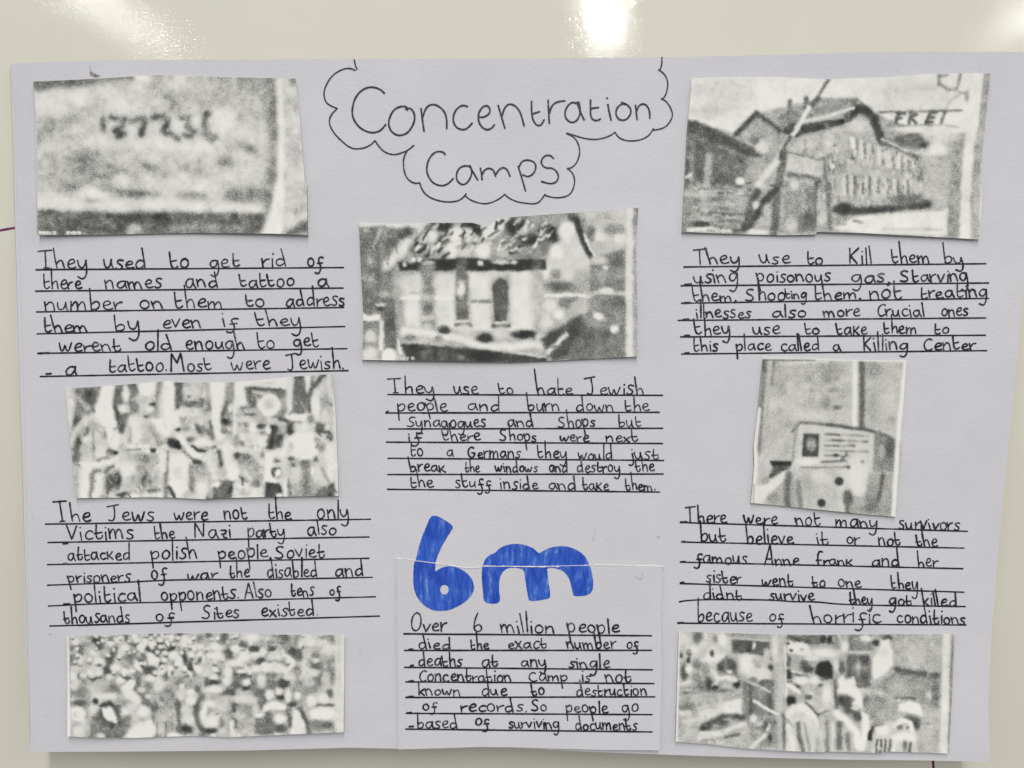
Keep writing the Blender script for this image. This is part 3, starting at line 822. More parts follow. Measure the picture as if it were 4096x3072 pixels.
photo_print(c, (0, 0), 1.58,
 [(210,515),(400,508),(540,500),(700,492),(850,482),(1000,475),(1280,478),(1400,487),(1868,497)], [(235,1485),(700,1482),(1240,1472),(1700,1476),(1943,1484)],
 [(210,515),(235,800),(240,1100),(235,1485)], [(1868,497),(1900,800),(1928,1158),(1940,1162),(1943,1484)],
 'grainy photocopy of a forearm tattooed with a dark number, top left of the poster', .0011, 1.2)

# --- gate with sign
c = Canvas(2060, 1500, .62)
c.P([(160,440),(2040,440),(2000,800),(1640,830),(1300,690),(1235,640),(1180,598),(960,598),(760,650),(580,690),(440,815),(150,735)],.93,12)
c.E(350,560,190,90,.83,60); c.E(1520,570,240,90,.82,60); c.E(300,680,120,40,.78,30); c.E(1500,660,200,40,.84,30)
c.P([(130,1120),(520,1130),(520,1440),(110,1440)],.54,20); c.P([(140,800),(300,870),(520,970),(500,1110),(480,1140),(130,1140)],.36,22)
c.P([(145,735),(212,738),(632,938),(600,966),(540,962),(300,870),(145,800)],.27,16); c.L([(285,950),(270,1150),(250,1360)],38,.66,18); c.L([(180,930),(170,1250)],30,.55,16)
c.L([(140,1310),(480,1310)],16,.4,10); c.L([(140,1190),(500,1175)],28,.7,14); c.L([(300,1250),(480,1245)],20,.66,10); c.E(240,1372,60,24,.22); c.L([(145,1085),(175,1068)],18,.95,8); c.E(475,1110,26,24,.94,10); c.E(250,1402,70,13,.92,8)
c.P([(470,820),(575,705),(705,800),(690,900),(620,930),(560,900)],.62,16); c.L([(450,822),(575,692),(720,800)],30,.26,14); c.E(610,900,42,42,.84,22); c.E(560,860,30,25,.45)
c.P([(700,720),(880,640),(960,598),(1100,612),(1190,598),(1235,640),(1180,665),(880,725),(860,775),(740,800)],.5,14); c.E(980,640,60,30,.6); c.L([(780,620),(774,690)],28,.4,12); c.L([(880,598),(880,655)],30,.38,12); c.L([(760,800),(800,760)],35,.28)
c.P([(860,830),(1080,780),(1180,720),(1280,760),(1330,880),(1560,970),(1590,1260),(1180,1270),(1050,1260),(1000,1000),(760,940)],.68,16)
c.E(1180,770,60,40,.82); c.P([(740,805),(860,765),(1000,735),(1105,735),(1090,770),(900,812),(790,850)],.2,12); c.E(1095,742,22,16,.06); c.L([(1000,760),(1020,790)],20,.4)
c.L([(1140,715),(1185,672),(1240,672),(1292,722),(1318,800),(1342,862)],56,.19,16); c.L([(1342,862),(1450,905),(1560,965)],32,.34,14); c.L([(862,742),(1000,715),(1170,660)],20,.85,9)
c.L([(1140,690),(1140,740)],22,.4)
c.P([(1380,850),(1540,808),(1592,838),(1630,900),(1560,912),(1420,880)],.4,12); c.E(1605,892,36,20,.24)
c.L([(1345,850),(1480,918),(1640,950)],14,.78,8)
c.L([(1160,850),(1172,930)],26,.95,9); c.L([(1187,850),(1192,930)],12,.4,8); c.E(1050,900,16,22,.36); c.L([(1165,945),(1165,970)],20,.25,10); c.E(1140,930,60,20,.6)
c.E(900,870,50,45,.78); c.E(1020,850,35,45,.8); c.L([(870,860),(880,960)],12,.5,8)
for i, x in enumerate((1215, 1262, 1325, 1380, 1440, 1480)):
    c.L([(x, 865 + i * 22), (x + 4, 965 + i * 18)], 22, .84, 9); c.L([(x + 24, 875 + i * 22), (x + 26, 965 + i * 18)], 14, .44, 8)
for i, x in enumerate((1110, 1155, 1205, 1245, 1300, 1360, 1420, 1480)):
    c.L([(x, 1080 + i * 4), (x + 2, 1190)], 20, .82, 9); c.L([(x + 22, 1080 + i * 4), (x + 22, 1185)], 14, .42, 8)
r3 = random.Random(4)
for i in range(120):
    x = r3.uniform(780, 1590); y = r3.uniform(900, 1240)
    c.L([(x, y), (x + r3.uniform(-4, 4), y + r3.uniform(14, 40))], r3.uniform(8, 13), r3.choice((.44, .5, .8, .86)), None)
for i in range(90):
    x = r3.uniform(140, 720); y = r3.uniform(1120, 1410)
    c.L([(x, y), (x + r3.uniform(14, 60), y + r3.uniform(-6, 6))], r3.uniform(8, 13), r3.choice((.36, .42, .66, .76)), None)
c.L([(1080,1010),(1560,1050)],18,.6,14); c.E(1040,1020,14,14,.97,8); c.E(1370,950,30,30,.86)
c.L([(1320,688),(1600,680),(1830,675)],13,.38,9); c.L([(1430,770),(1600,766),(1720,766),(1810,778)],9,.52,8)
for st in ([(1445,690),(1428,752)],[(1440,694),(1482,694)],[(1432,722),(1462,722)],[(1522,690),(1508,752)],[(1522,692),(1552,702),(1520,722),(1550,752)],[(1642,682),(1614,750)],[(1642,690),(1674,690)],[(1630,718),(1658,718)],[(1616,748),(1652,748)],[(1726,690),(1702,756)]):
    c.L(st, 19, .3, 10)
c.E(1540,792,125,18,.95,10); c.E(1700,820,90,50,.88); c.E(1680,920,60,45,.93); c.E(1670,1000,75,50,.6,20); c.E(1660,1000,25,20,.78)
c.L([(1690,450),(1690,512),(1750,550),(1800,542),(1822,455)],18,.48,12); c.L([(1690,470),(1740,460)],14,.5,10); c.L([(1790,550),(1850,572),(1880,600)],14,.6,10); c.E(1872,590,22,45,.55); c.L([(1740,660),(1760,620),(1840,560)],14,.66,10)
c.P([(1620,950),(1760,1000),(1740,1280),(1590,1260)],.68,25); c.P([(1790,870),(1850,870),(1830,1200),(1815,1460),(1720,1460),(1755,1200)],.55,16)
c.P([(1880,440),(1965,440),(1935,700),(1905,900),(1885,1200),(1885,1480),(1815,1480),(1830,1100),(1850,870)],.92,14)
c.L([(1990,440),(1962,700),(1942,900),(1925,1060)],46,.60,8); c.L([(1930,1080),(1915,1480)],40,.68,14); c.L([(1955,1000),(1945,1480)],14,.9,6)
c.L([(1015,485),(935,615)],22,.45,9); c.L([(950,600),(920,640)],30,.3,12); c.L([(895,660),(850,740),(795,830)],26,.93,9); c.L([(785,840),(735,900),(690,985)],30,.8,12); c.L([(785,840),(748,890),(738,940)],20,.28,10)
c.P([(755,940),(980,980),(985,1085),(760,1040)],.78,14); c.L([(770,930),(860,952),(960,980),(1035,942)],11,.42,9); c.L([(770,1070),(900,1080),(965,1112)],24,.4,12); c.L([(992,970),(996,1090),(1012,1130)],20,.45,10)
c.P([(750,1110),(930,1130),(930,1420),(735,1420)],.52,14); c.E(810,1130,27,30,.82); c.E(890,1350,46,62,.28); c.L([(940,1120),(930,1390)],22,.4,10); c.L([(1010,1130),(1025,1390)],32,.4,12); c.E(980,1335,24,40,.82); c.E(780,1380,40,40,.72); c.L([(860,1150),(860,1300)],16,.62,8)
c.L([(742,930),(716,1100),(692,1300),(676,1440)],50,.36,14)
c.L([(700,990),(640,1060),(585,1135)],38,.88,14); c.L([(690,1165),(620,1235),(560,1345),(505,1395)],48,.2,14); c.L([(580,1175),(540,1245),(515,1380)],46,.28,14); c.E(572,1255,18,24,.8); c.E(640,1290,30,40,.72); c.E(610,1370,50,30,.68)
c.L([(1060,1282),(1200,1292),(1400,1275),(1625,1242)],44,.24,16); c.E(1110,1275,52,36,.17); c.E(1500,1225,120,40,.42,24); c.E(1560,1262,60,20,.18)
c.P([(1050,1400),(1170,1330),(1300,1312),(1745,1285),(1735,1440),(1200,1430)],.92,14); c.L([(1350,1400),(1700,1405)],18,.76,12); c.L([(1170,1350),(1220,1362)],14,.5,9); c.E(1240,1335,50,10,.97); c.E(580,1420,70,16,.92,9); c.L([(1040,1380),(1120,1370)],16,.6)
c.warp(1.6, 26); c.blur(2.5); c.cloud(.04, 60); c.cloud(.03, 22)
c.stamp('2026/01/15', 150, 1400, 15); c.stamp('07:02:00', 330, 1406, 15)
photo_print(c, (2650, 0), 1.5297,
 [(178,478),(380,470),(700,472),(1000,485),(1400,470),(1600,455),(1860,447),(2012,450)], [(120,1418),(400,1432),(740,1440),(938,1435),(946,1419),(1200,1425),(1942,1465)],
 [(178,478),(150,800),(135,1100),(120,1418)], [(2012,450),(1975,750),(1945,1070),(1955,1180),(1942,1465)],
 'grainy photocopy of gabled buildings behind a lettered gate, top right of the poster', .0011, 1.75)

# --- burnt building front
c = Canvas(2020, 1150, .55, 5.0)
c.P([(40,140),(560,140),(480,200),(330,190),(180,172),(70,200)],.88,14)
c.P([(50,190),(190,180),(340,200),(330,420),(300,480),(290,1000),(70,1060)],.42,18); c.E(380,235,60,50,.22,30); c.L([(205,200),(160,330)],16,.66,10); c.L([(190,330),(198,620)],30,.32,16); c.E(115,210,25,15,.7); c.E(120,530,30,20,.65); c.E(240,640,40,25,.62)
c.P([(420,200),(830,150),(930,185),(960,400),(440,400)],.6,18); c.L([(400,290),(320,370),(255,445)],74,.9,28)
c.E(640,182,62,32,.08,18); c.E(840,178,60,36,.12,18); c.E(870,210,20,30,.1); c.E(480,335,72,52,.33); c.E(620,275,55,32,.24); c.L([(585,295),(630,253),(692,282)],15,.15,8); c.E(560,240,34,50,.92,20); c.E(725,240,52,55,.93,20); c.E(800,222,40,30,.9); c.E(690,352,42,42,.95,18); c.E(780,355,40,50,.82); c.E(870,308,45,20,.2); c.E(905,345,52,55,.95,22); c.E(510,360,50,40,.55); c.E(540,185,45,20,.4); c.E(780,300,30,30,.5)
c.P([(850,130),(1090,105),(1060,190),(960,265),(880,262),(900,200)],.94,14)
c.P([(1080,110),(1550,85),(1520,150),(1430,300),(1340,400),(1180,420),(1020,330),(1040,220)],.48,20); c.E(1110,190,52,42,.12); c.E(1230,272,92,42,.12,22); c.E(1375,250,48,58,.1); c.E(1175,205,40,30,.75); c.E(1290,340,70,40,.58); c.E(1340,330,50,55,.34); c.E(1420,140,120,40,.55); c.E(1510,115,30,35,.28); c.E(1100,300,50,50,.42); c.E(1040,360,40,30,.72)
c.P([(1420,280),(1540,240),(1640,400),(1610,620),(1330,540),(1350,400)],.82,24); c.E(1480,210,62,62,.95,25); c.E(1405,355,50,50,.95,25); c.E(1560,330,40,60,.85)
r3 = random.Random(21)
for i in range(95):
    x, y = r3.uniform(430, 1390), r3.uniform(150, 395)
    an = math.radians(r3.uniform(-75, -25) if r3.random() < .7 else r3.uniform(20, 60)); ln = r3.uniform(24, 70)
    c.L([(x, y), (x + ln * math.cos(an), y - abs(ln * math.sin(an)))], r3.uniform(10, 20), r3.choice((.08, .15, .2, .9, .96, .8)), None)
for i in range(40):
    x, y = r3.uniform(90, 330), r3.uniform(200, 1000)
    c.L([(x, y), (x + r3.uniform(-12, 12), y + r3.uniform(20, 60))], r3.uniform(8, 16), r3.choice((.34, .5, .56)), None)
c.P([(1590,80),(1890,50),(1880,330),(1660,390)],.75,24); c.E(1800,200,70,40,.48); c.E(1645,230,30,55,.36); c.E(1700,250,40,40,.9); c.E(1740,110,60,25,.62); c.E(1700,310,40,30,.7); c.E(1840,260,35,30,.85)
c.L([(1540,130),(1570,230),(1608,320),(1640,385)],44,.17,15); c.L([(1598,240),(1668,390)],18,.9,8)
c.P([(1640,410),(1880,330),(1880,1080),(1440,1110),(1400,960),(1500,800),(1620,760)],.43,18); c.E(1690,410,60,32,.82); c.E(1740,462,16,16,.85); c.E(1720,520,40,40,.52); c.E(1820,420,40,50,.36)
c.P([(1270,480),(1620,480),(1620,640),(1290,640)],.66,22); c.E(1430,590,95,34,.33,20); c.E(1335,490,22,52,.92); c.E(1480,500,50,40,.85); c.E(1330,400,30,20,.7); c.E(1400,500,30,30,.5); c.E(1560,540,40,40,.7)
c.P([(1280,670),(1610,670),(1610,760),(1480,830),(1300,930)],.7,18); c.E(1355,715,45,40,.92); c.E(1425,780,35,28,.96); c.E(1470,700,60,34,.4); c.E(1540,720,40,30,.72); c.E(1330,830,40,40,.85)
c.L([(1330,652),(1500,646),(1620,650)],24,.96,9); c.L([(1620,640),(1720,622),(1880,640)],30,.74,14); c.E(1745,618,48,24,.92)
c.L([(1905,40),(1900,500),(1906,1100)],48,.86,12); c.L([(1948,40),(1942,1100)],22,.58,10)
c.E(1695,790,42,20,.95,10,30); c.E(1800,880,29,27,.96,12)
c.P([(300,540),(480,490),(1240,480),(1290,580),(1260,900),(1000,930),(800,925),(370,862),(320,620)],.9,34)
c.P([(325,420),(420,430),(480,410),(820,395),(970,415),(1335,400),(1335,475),(1200,480),(830,482),(340,488)],.1,12)
c.E(525,430,46,14,.88,8); c.E(1030,425,60,14,.85,8); c.E(1120,425,20,12,.86,8); c.E(428,404,13,14,.92,7); c.E(472,404,14,15,.92,7); c.E(370,437,15,14,.9,8); c.E(888,430,22,15,.9,9); c.E(760,430,42,40,.34); c.E(1200,390,50,15,.4); c.E(520,460,50,14,.4)
c.L([(528,470),(526,650),(534,880)],92,.46,34); c.P([(720,480),(812,480),(816,840),(716,840)],.5,26); c.P([(958,520),(1090,500),(1092,850),(964,850)],.6,30); c.L([(300,500),(480,494)],26,.6,16); c.L([(580,496),(720,490)],26,.62,16); c.E(1270,640,40,170,.7,40); c.E(330,700,40,160,.6,40); c.E(530,665,50,28,.68); c.E(532,805,50,20,.76); c.E(530,740,35,20,.36)
c.E(430,570,50,60,.84,30); c.E(640,560,50,60,.84,30); c.E(880,560,55,60,.9,30); c.E(640,760,55,60,.86,30); c.E(1160,740,50,60,.9,30)
c.P([(722,440),(790,440),(808,560),(800,815),(728,815),(722,600)],.35,12); c.E(755,605,28,52,.9,14); c.E(735,570,12,30,.5)
c.P([(968,600),(990,550),(1020,525),(1060,545),(1082,600),(1068,825),(982,828)],.27,11)
c.L([(355,666),(470,666)],22,.99,8); c.L([(582,666),(700,666)],22,.99,8); c.L([(828,690),(962,690)],18,.45,8); c.L([(720,850),(815,850)],24,.33,9); c.L([(975,862),(1080,860)],26,.27,9); c.L([(728,826),(802,824)],13,.92,7); c.L([(990,835),(1060,832)],12,.9,7); c.L([(410,630),(470,632)],14,.6,9)
c.P([(80,775),(205,785),(205,822),(80,822)],.95,8); c.P([(85,825),(185,825),(185,872),(85,872)],.42,8); c.L([(215,830),(212,1010)],30,.9,12); c.E(140,930,42,42,.8); c.L([(185,715),(255,715)],16,.88,8); c.L([(190,742),(248,744)],18,.22,9); c.L([(275,700),(275,1000)],70,.36,20); c.E(130,990,40,25,.5)
c.P([(330,870),(1300,900),(1340,1000),(1330,1060),(1100,1040),(800,1010),(340,985)],.66,16); c.L([(370,885),(500,902),(660,930)],48,.93,18); c.E(640,885,42,30,.17); c.E(405,935,40,18,.45); c.E(530,862,30,28,.76); c.L([(700,930),(850,978),(1000,1000),(1290,985)],52,.94,20); c.E(920,940,60,34,.12); c.E(1190,915,92,28,.1); c.E(775,885,45,40,.8); c.E(1030,905,50,48,.74); c.E(600,940,30,20,.5); c.E(1290,940,30,40,.85)
c.P([(345,975),(480,985),(800,1012),(1000,1035),(1330,1065),(1340,1110),(400,1110)],.2,13); c.E(920,1062,95,40,.06); c.E(520,1042,42,42,.36); c.E(630,1050,30,40,.32); c.L([(1130,1042),(1330,1068)],15,.85,8); c.E(750,1070,30,20,.4); c.E(450,1010,60,20,.12)
c.P([(1300,950),(1480,830),(1570,775),(1610,880),(1540,1000),(1440,1080),(1380,1090)],.22,22); c.L([(1350,1035),(1420,965),(1470,912)],30,.9,14); c.L([(1380,1000),(1440,990)],16,.4); c.E(1600,980,80,90,.34,40)
c.E(267,1060,50,52,.98,12); c.L([(325,950),(345,1040)],22,.92,10); c.E(130,1045,60,40,.85); c.L([(80,1090),(300,1095)],14,.92,8)
c.warp(3, 44); c.blur(3); c.cloud(.045, 70)
c.stamp('07:03:19', 318, 1068, 20)
photo_print(c, (1400, 800), 1.7015,
 [(60,150),(300,162),(560,155),(830,155),(880,168),(925,186),(945,180),(970,150),(995,138),(1000,124),(1400,95),(1700,75),(1963,52)], [(80,1087),(300,1092),(700,1098),(1100,1105),(1400,1095),(1700,1078),(1957,1065)],
 [(60,150),(75,500),(90,800),(90,950),(80,1087)], [(1963,52),(1945,300),(1955,700),(1957,1065)],
 'grainy photocopy of a wrecked pale building front with arched doorways, below the cloud title', .0011, 1.65)

# --- street parade
class Zoomed:
    """draws on a canvas through an offset and a scale"""
    def __init__(s, cv, ox, oy, k): s.c, s.ox, s.oy, s.k = cv, ox, oy, k
    def q(s, pts): return [(s.ox + x * s.k, s.oy + y * s.k) for x, y in pts]
    def E(s, x, y, rx, ry, v, soft=None, rot=0, al=1.0): s.c.E(s.ox + x * s.k, s.oy + y * s.k, rx * s.k, ry * s.k, v, soft and soft * s.k, rot, al)
    def L(s, pts, w, v, soft=None): s.c.L(s.q(pts), w * s.k, v, soft and soft * s.k)
    def P(s, pts, v, soft=26.0): s.c.P(s.q(pts), v, soft * s.k)

c = Canvas(3560, 1660, .76, 9.0)
a = Zoomed(c, 0, 0, 1.0)
a.P([(190,200),(530,190),(470,400),(400,540),(330,620),(190,750),(120,850),(160,640),(185,420)],.34,34); a.E(370,320,60,100,.17,40); a.E(230,640,50,60,.24); a.L([(225,345),(350,480)],62,.62,24); a.L([(110,230),(130,600)],60,.82,24)
a.L([(170,790),(330,600)],64,.76,24); a.E(430,690,95,60,.64); a.E(330,780,46,62,.25); a.E(235,930,60,120,.2,40); a.E(530,800,38,60,.26,26,-30); a.E(340,880,62,46,.9); a.E(480,830,60,70,.82); a.P([(430,930),(610,960),(560,1080),(430,1100)],.87,34); a.E(330,1000,80,80,.64); a.L([(415,760),(425,1110)],24,.46,16); a.E(200,1110,60,90,.29,36); a.E(640,1030,60,52,.28); a.L([(150,990),(260,1070)],34,.3,18)
a.P([(530,180),(705,180),(670,400),(680,560),(750,780),(740,900),(720,1010),(650,1000),(600,900),(590,780),(480,620),(430,560),(450,450),(500,350)],.97,22); a.E(700,1040,30,30,.03,14)
a.P([(690,180),(970,140),(990,280),(900,380),(890,460),(700,500),(655,420)],.29,30); a.E(825,300,44,98,.93,30); a.E(790,485,88,50,.91,30); a.L([(690,470),(725,600),(765,760)],66,.14,26); a.P([(720,540),(900,540),(860,640),(770,780),(730,700)],.27,26)
a.P([(980,160),(1230,140),(1210,315),(1000,325)],.97,16); a.L([(1255,140),(1200,380),(1190,570)],74,.38,30); a.E(930,460,56,96,.34,34); a.E(1040,370,80,40,.68); a.E(1150,435,42,26,.05,14); a.E(1125,492,52,42,.9,24); a.E(1090,592,42,40,.17,22); a.E(1200,545,62,46,.48)
a.P([(1300,130),(1430,120),(1430,400),(1370,860),(1310,980),(1300,600)],.97,22)
a.P([(830,720),(950,600),(1280,600),(1290,960),(1230,990),(850,980)],.72,30); a.E(940,650,90,80,.92); a.E(950,830,78,120,.95,50); a.L([(890,720),(860,900)],36,.48,22); a.L([(1130,720),(1230,860)],70,.48,34); a.P([(1150,620),(1320,600),(1320,790),(1240,770)],.97,20); a.E(1080,880,70,30,.66); a.E(1255,930,30,40,.38); a.L([(860,962),(1100,960)],38,.95,16); a.L([(850,1000),(1080,990)],22,.26,11); a.P([(1118,978),(1216,988),(1222,1054),(1130,1032)],.08,12); a.E(1090,1010,36,24,.97,12)
a.P([(850,1040),(1230,1060),(1210,1640),(830,1640)],.56,30); a.E(835,1240,130,95,.93,46); a.E(1060,1130,66,60,.34); a.E(1010,1220,50,70,.44); a.L([(1075,1290),(1030,1430)],52,.22,24); a.L([(1215,1190),(1060,1570)],30,.8,16); a.E(880,1440,60,80,.7); a.E(1130,1400,26,60,.36); a.E(790,1560,85,40,.17); a.E(930,1578,95,30,.96,20); a.L([(1100,1512),(1255,1500)],30,.22,14); a.L([(1060,1574),(1240,1570)],38,.96,14); a.L([(700,1120),(735,1290)],60,.94,26); a.E(735,1500,50,40,.88)
a.L([(280,1170),(420,1192),(645,1140)],52,.96,22); a.L([(470,1130),(600,1090)],42,.3,20); a.L([(420,1272),(560,1272),(665,1200)],42,.24,18); a.L([(320,1210),(310,1640)],130,.94,40); a.L([(402,1300),(385,1640)],52,.32,24); a.L([(505,1330),(445,1640)],92,.92,34); a.E(620,1420,64,130,.24,46); a.E(720,1380,52,120,.08,32); a.L([(185,1260),(200,1640)],60,.58,30); a.E(560,1600,60,40,.5); a.E(640,1560,30,30,.8)
a.L([(1290,980),(1290,1310)],84,.9,30); a.L([(1325,1310),(1325,1640)],52,.36,22); a.L([(1352,1020),(1340,1300)],24,.27,12)
a.P([(1430,130),(1550,130),(1560,300),(1490,500),(1440,500)],.24,22); a.P([(1540,130),(1720,150),(1800,240),(1760,480),(1560,450)],.55,26); a.E(1650,270,105,110,.76,50); a.E(1610,325,24,20,.16); a.L([(1560,210),(1640,190)],24,.55); a.E(1630,425,110,42,.27); a.E(1470,470,20,32,.07)
a.P([(1400,640),(1480,500),(1720,520),(1900,640),(1890,980),(1400,900)],.74,34); a.E(1600,540,150,48,.9); a.E(1565,640,72,55,.5); a.E(1440,630,60,120,.97,40); a.E(1480,745,42,22,.05); a.E(1740,745,36,80,.22,24,-35); a.E(1580,740,60,42,.46); a.E(1640,870,60,36,.34); a.E(1430,915,110,60,.1,30,20); a.E(1480,950,50,40,.02,18)
a.L([(1500,830),(1560,930),(1680,1060),(1800,1110)],72,.97,22); a.E(1790,912,110,48,.99,22); a.L([(1660,950),(1730,1010),(1816,1012),(1945,960)],36,.07,14); a.L([(1540,1010),(1640,1100),(1740,1165)],36,.27,16)
a.P([(1370,1160),(1400,1050),(1560,1060),(1640,1200),(1610,1580),(1500,1580),(1370,1450)],.95,24); a.E(1460,1280,50,90,.86); a.E(1700,1150,62,42,.2); a.L([(1640,1200),(1655,1510)],70,.38,30); a.E(1765,1330,70,170,.68,50); a.L([(1370,1470),(1440,1600)],52,.1,20); a.E(1580,1560,60,40,.72); a.E(1720,1240,40,40,.48)
b = Zoomed(c, 1722, 0, 1.0)
b.L([(90,140),(110,350)],130,.62,40); b.E(110,460,74,90,.42); b.E(50,390,30,70,.3); b.L([(60,700),(160,820)],50,.3,24)
b.P([(160,120),(355,120),(340,320),(270,480),(300,700),(340,850),(270,880),(200,760),(180,560)],.97,20); b.L([(160,660),(190,850)],54,.28,24)
b.P([(360,120),(462,120),(470,330),(470,450),(440,700),(420,840),(300,740),(280,560),(350,400)],.47,24); b.L([(360,400),(320,560)],42,.24,20); b.E(425,470,40,42,.8); b.E(350,640,62,46,.12,26); b.E(420,590,30,40,.6); b.E(345,765,50,28,.36); b.E(410,740,40,24,.8)
b.P([(475,120),(600,120),(600,420),(520,480),(480,560),(480,800),(440,830)],.96,20); b.P([(480,120),(1160,60),(1120,235),(960,220),(720,185),(600,205)],.97,18); b.E(850,170,110,30,.82)
b.P([(592,215),(1110,240),(1135,340),(1180,570),(1080,610),(760,600),(690,430),(620,410)],.42,24); b.L([(620,225),(840,235),(1085,262)],34,.18,14); b.L([(700,272),(850,288)],20,.84,10); b.L([(645,260),(680,420),(750,590)],80,.25,30); b.E(1030,320,60,50,.28); b.E(890,440,142,142,.97,24); b.E(900,430,70,64,.74,46); b.E(860,600,80,24,.72)
b.L([(1140,110),(1155,540)],62,.86,22); b.P([(1210,60),(1332,60),(1372,300),(1350,550),(1180,560)],.29,20); b.P([(1340,40),(1450,40),(1380,300)],.97,14); b.P([(1420,200),(1700,40),(1740,900),(1500,700)],.68,34); b.L([(1600,40),(1440,230),(1385,340),(1405,530)],62,.23,22); b.L([(1445,80),(1430,190)],42,.36,20); b.E(1480,460,50,165,.97,26); b.E(1600,420,60,130,.46,40); b.E(1560,270,50,50,.8); b.L([(1640,60),(1665,350)],42,.86,18); b.E(1600,560,40,80,.8)
b.P([(500,480),(760,470),(900,700),(860,820),(500,820)],.62,34); b.E(630,510,92,60,.6); b.L([(555,470),(690,462)],30,.33,15); b.L([(590,562),(710,552)],26,.2,12); b.E(610,625,100,46,.78); b.E(590,690,52,34,.32); b.E(555,745,50,60,.72); b.E(700,730,54,80,.99,28)
b.P([(910,680),(1000,690),(1090,810),(1060,960),(960,1000),(810,990),(880,850)],.2,22); b.L([(945,710),(930,970)],42,.1,18); b.E(800,705,52,32,.14); b.E(885,752,34,46,.96,18); b.E(830,810,42,30,.32); b.P([(1000,640),(1130,640),(1110,780),(1060,800)],.66,26); b.E(1168,735,56,86,.1,28); b.E(1080,770,36,50,.56)
b.P([(430,830),(640,780),(860,820),(880,940),(780,1010),(460,1010)],.89,24); b.E(490,890,50,84,.46); b.E(555,930,42,42,.32); b.E(700,962,72,30,.6); b.E(640,880,40,30,.78)
b.L([(1130,578),(1270,590),(1410,580)],78,.97,22); b.L([(1040,610),(1130,642)],52,.22,22); b.L([(1180,650),(1310,655)],24,.27,12); b.E(1300,722,92,56,.9); b.E(1420,610,52,52,.4); b.P([(1120,870),(1240,780),(1420,790),(1520,860),(1510,1080),(1090,1060)],.95,30); b.E(1300,920,150,120,.99,50); b.E(1165,960,42,60,.68); b.E(1500,880,40,40,.5)
b.P([(1480,640),(1600,680),(1700,830),(1700,900),(1600,850),(1460,770)],.24,24); b.E(1625,722,42,40,.88); b.E(1560,825,60,30,.84); b.E(1560,965,60,54,.42); b.P([(1600,960),(1710,890),(1710,1400),(1620,1390)],.92,24)
b.E(1180,1112,60,26,.17); b.P([(1140,1140),(1480,1120),(1560,1620),(1090,1620)],.55,28); b.L([(1340,1150),(1390,1600)],116,.35,50); b.E(1200,1310,110,110,.76); b.E(1490,1290,66,130,.8); b.L([(1150,1380),(1165,1590)],50,.36,26); b.E(1340,1090,105,28,.98,16); b.E(1480,1112,30,40,.24); b.E(1205,1195,32,24,.28); b.P([(1500,1490),(1710,1410),(1760,1620),(1470,1620)],.24,34); b.L([(1560,1240),(1650,1410)],42,.46,24)
b.E(150,1000,42,42,.55); b.L([(280,1030),(300,1190)],74,.18,28); b.L([(350,950),(405,1210)],116,.91,44); b.E(440,1285,72,94,.99,36); b.L([(150,1060),(200,1360)],92,.88,36); b.E(60,1250,62,84,.5); b.E(20,1155,42,30,.17); b.E(60,1490,72,110,.9); b.P([(205,1390),(455,1370),(440,1640),(90,1640)],.24,26); b.E(240,1430,46,36,.97,18); b.E(300,1295,64,60,.62); b.L([(155,1300),(165,1600)],42,.6,22)
b.E(500,1072,60,50,.12,24); b.E(610,1085,74,40,.32); b.E(680,1205,70,94,.32); b.E(560,1145,62,40,.38); b.L([(440,1010),(710,1000)],30,.84,14); b.P([(500,1210),(840,1200),(830,1410),(640,1400)],.55,26); b.L([(600,1285),(690,1400)],42,.85,20); b.L([(540,1330),(650,1460)],42,.32,20); b.E(745,1220,40,60,.4)
b.P([(460,1420),(640,1410),(690,1510),(800,1390),(850,1400),(850,1640),(435,1640)],.87,22); b.E(600,1530,84,56,.66); b.E(730,1420,60,52,.32)
b.P([(850,1050),(1000,1010),(955,1200),(935,1390),(835,1400)],.97,22); b.E(1010,1050,95,30,.91); b.E(1000,1137,52,24,.24); b.E(810,1062,30,42,.36); b.E(990,1282,66,72,.16,18); b.E(1012,1288,34,42,.97,14); b.E(950,1392,50,40,.97); b.P([(850,1415),(930,1400),(1050,1440),(1070,1560),(1125,1620),(840,1620)],.13,18); b.E(1030,1575,42,24,.96); b.L([(1090,1400),(1102,1560)],62,.93,24)
b.L([(1715,200),(1745,1640)],40,.86,18)
c.warp(5, 60); c.blur(6); r3 = random.Random(8)
for i in range(150):
    x, y = r3.uniform(80, 3450), r3.uniform(170, 1600)
    k = c.sample(np.array(x), np.array(y))
    an = r3.uniform(.6, 2.5); ln = r3.uniform(25, 80)
    c.L([(x, y), (x + ln * math.cos(an), y + ln * math.sin(an))], r3.uniform(18, 32), float(np.clip(k + r3.choice((-.16, .16)), .05, .97)), None)
c.blur(5); c.cloud(.05, 90)
k4 = 3.131 / 1.7015
def r4(p): return [((x - 90 * 1.7015) * k4, y * k4) for x, y in p]
photo_print(c, (240, 1480), 3.131,
 r4([(188,125),(400,115),(650,95),(880,75),(960,85),(1300,85),(1500,70),(1800,40),(2008,28)]), r4([(255,872),(700,868),(900,868),(1140,880),(1280,870),(1700,862),(2048,858)]),
 r4([(188,125),(215,400),(240,650),(255,872)]), r4([(2008,28),(2030,300),(2045,700),(2048,858)]),
 'grainy photocopy of a street parade with a square banner, left middle of the poster', .0013, 1.3)

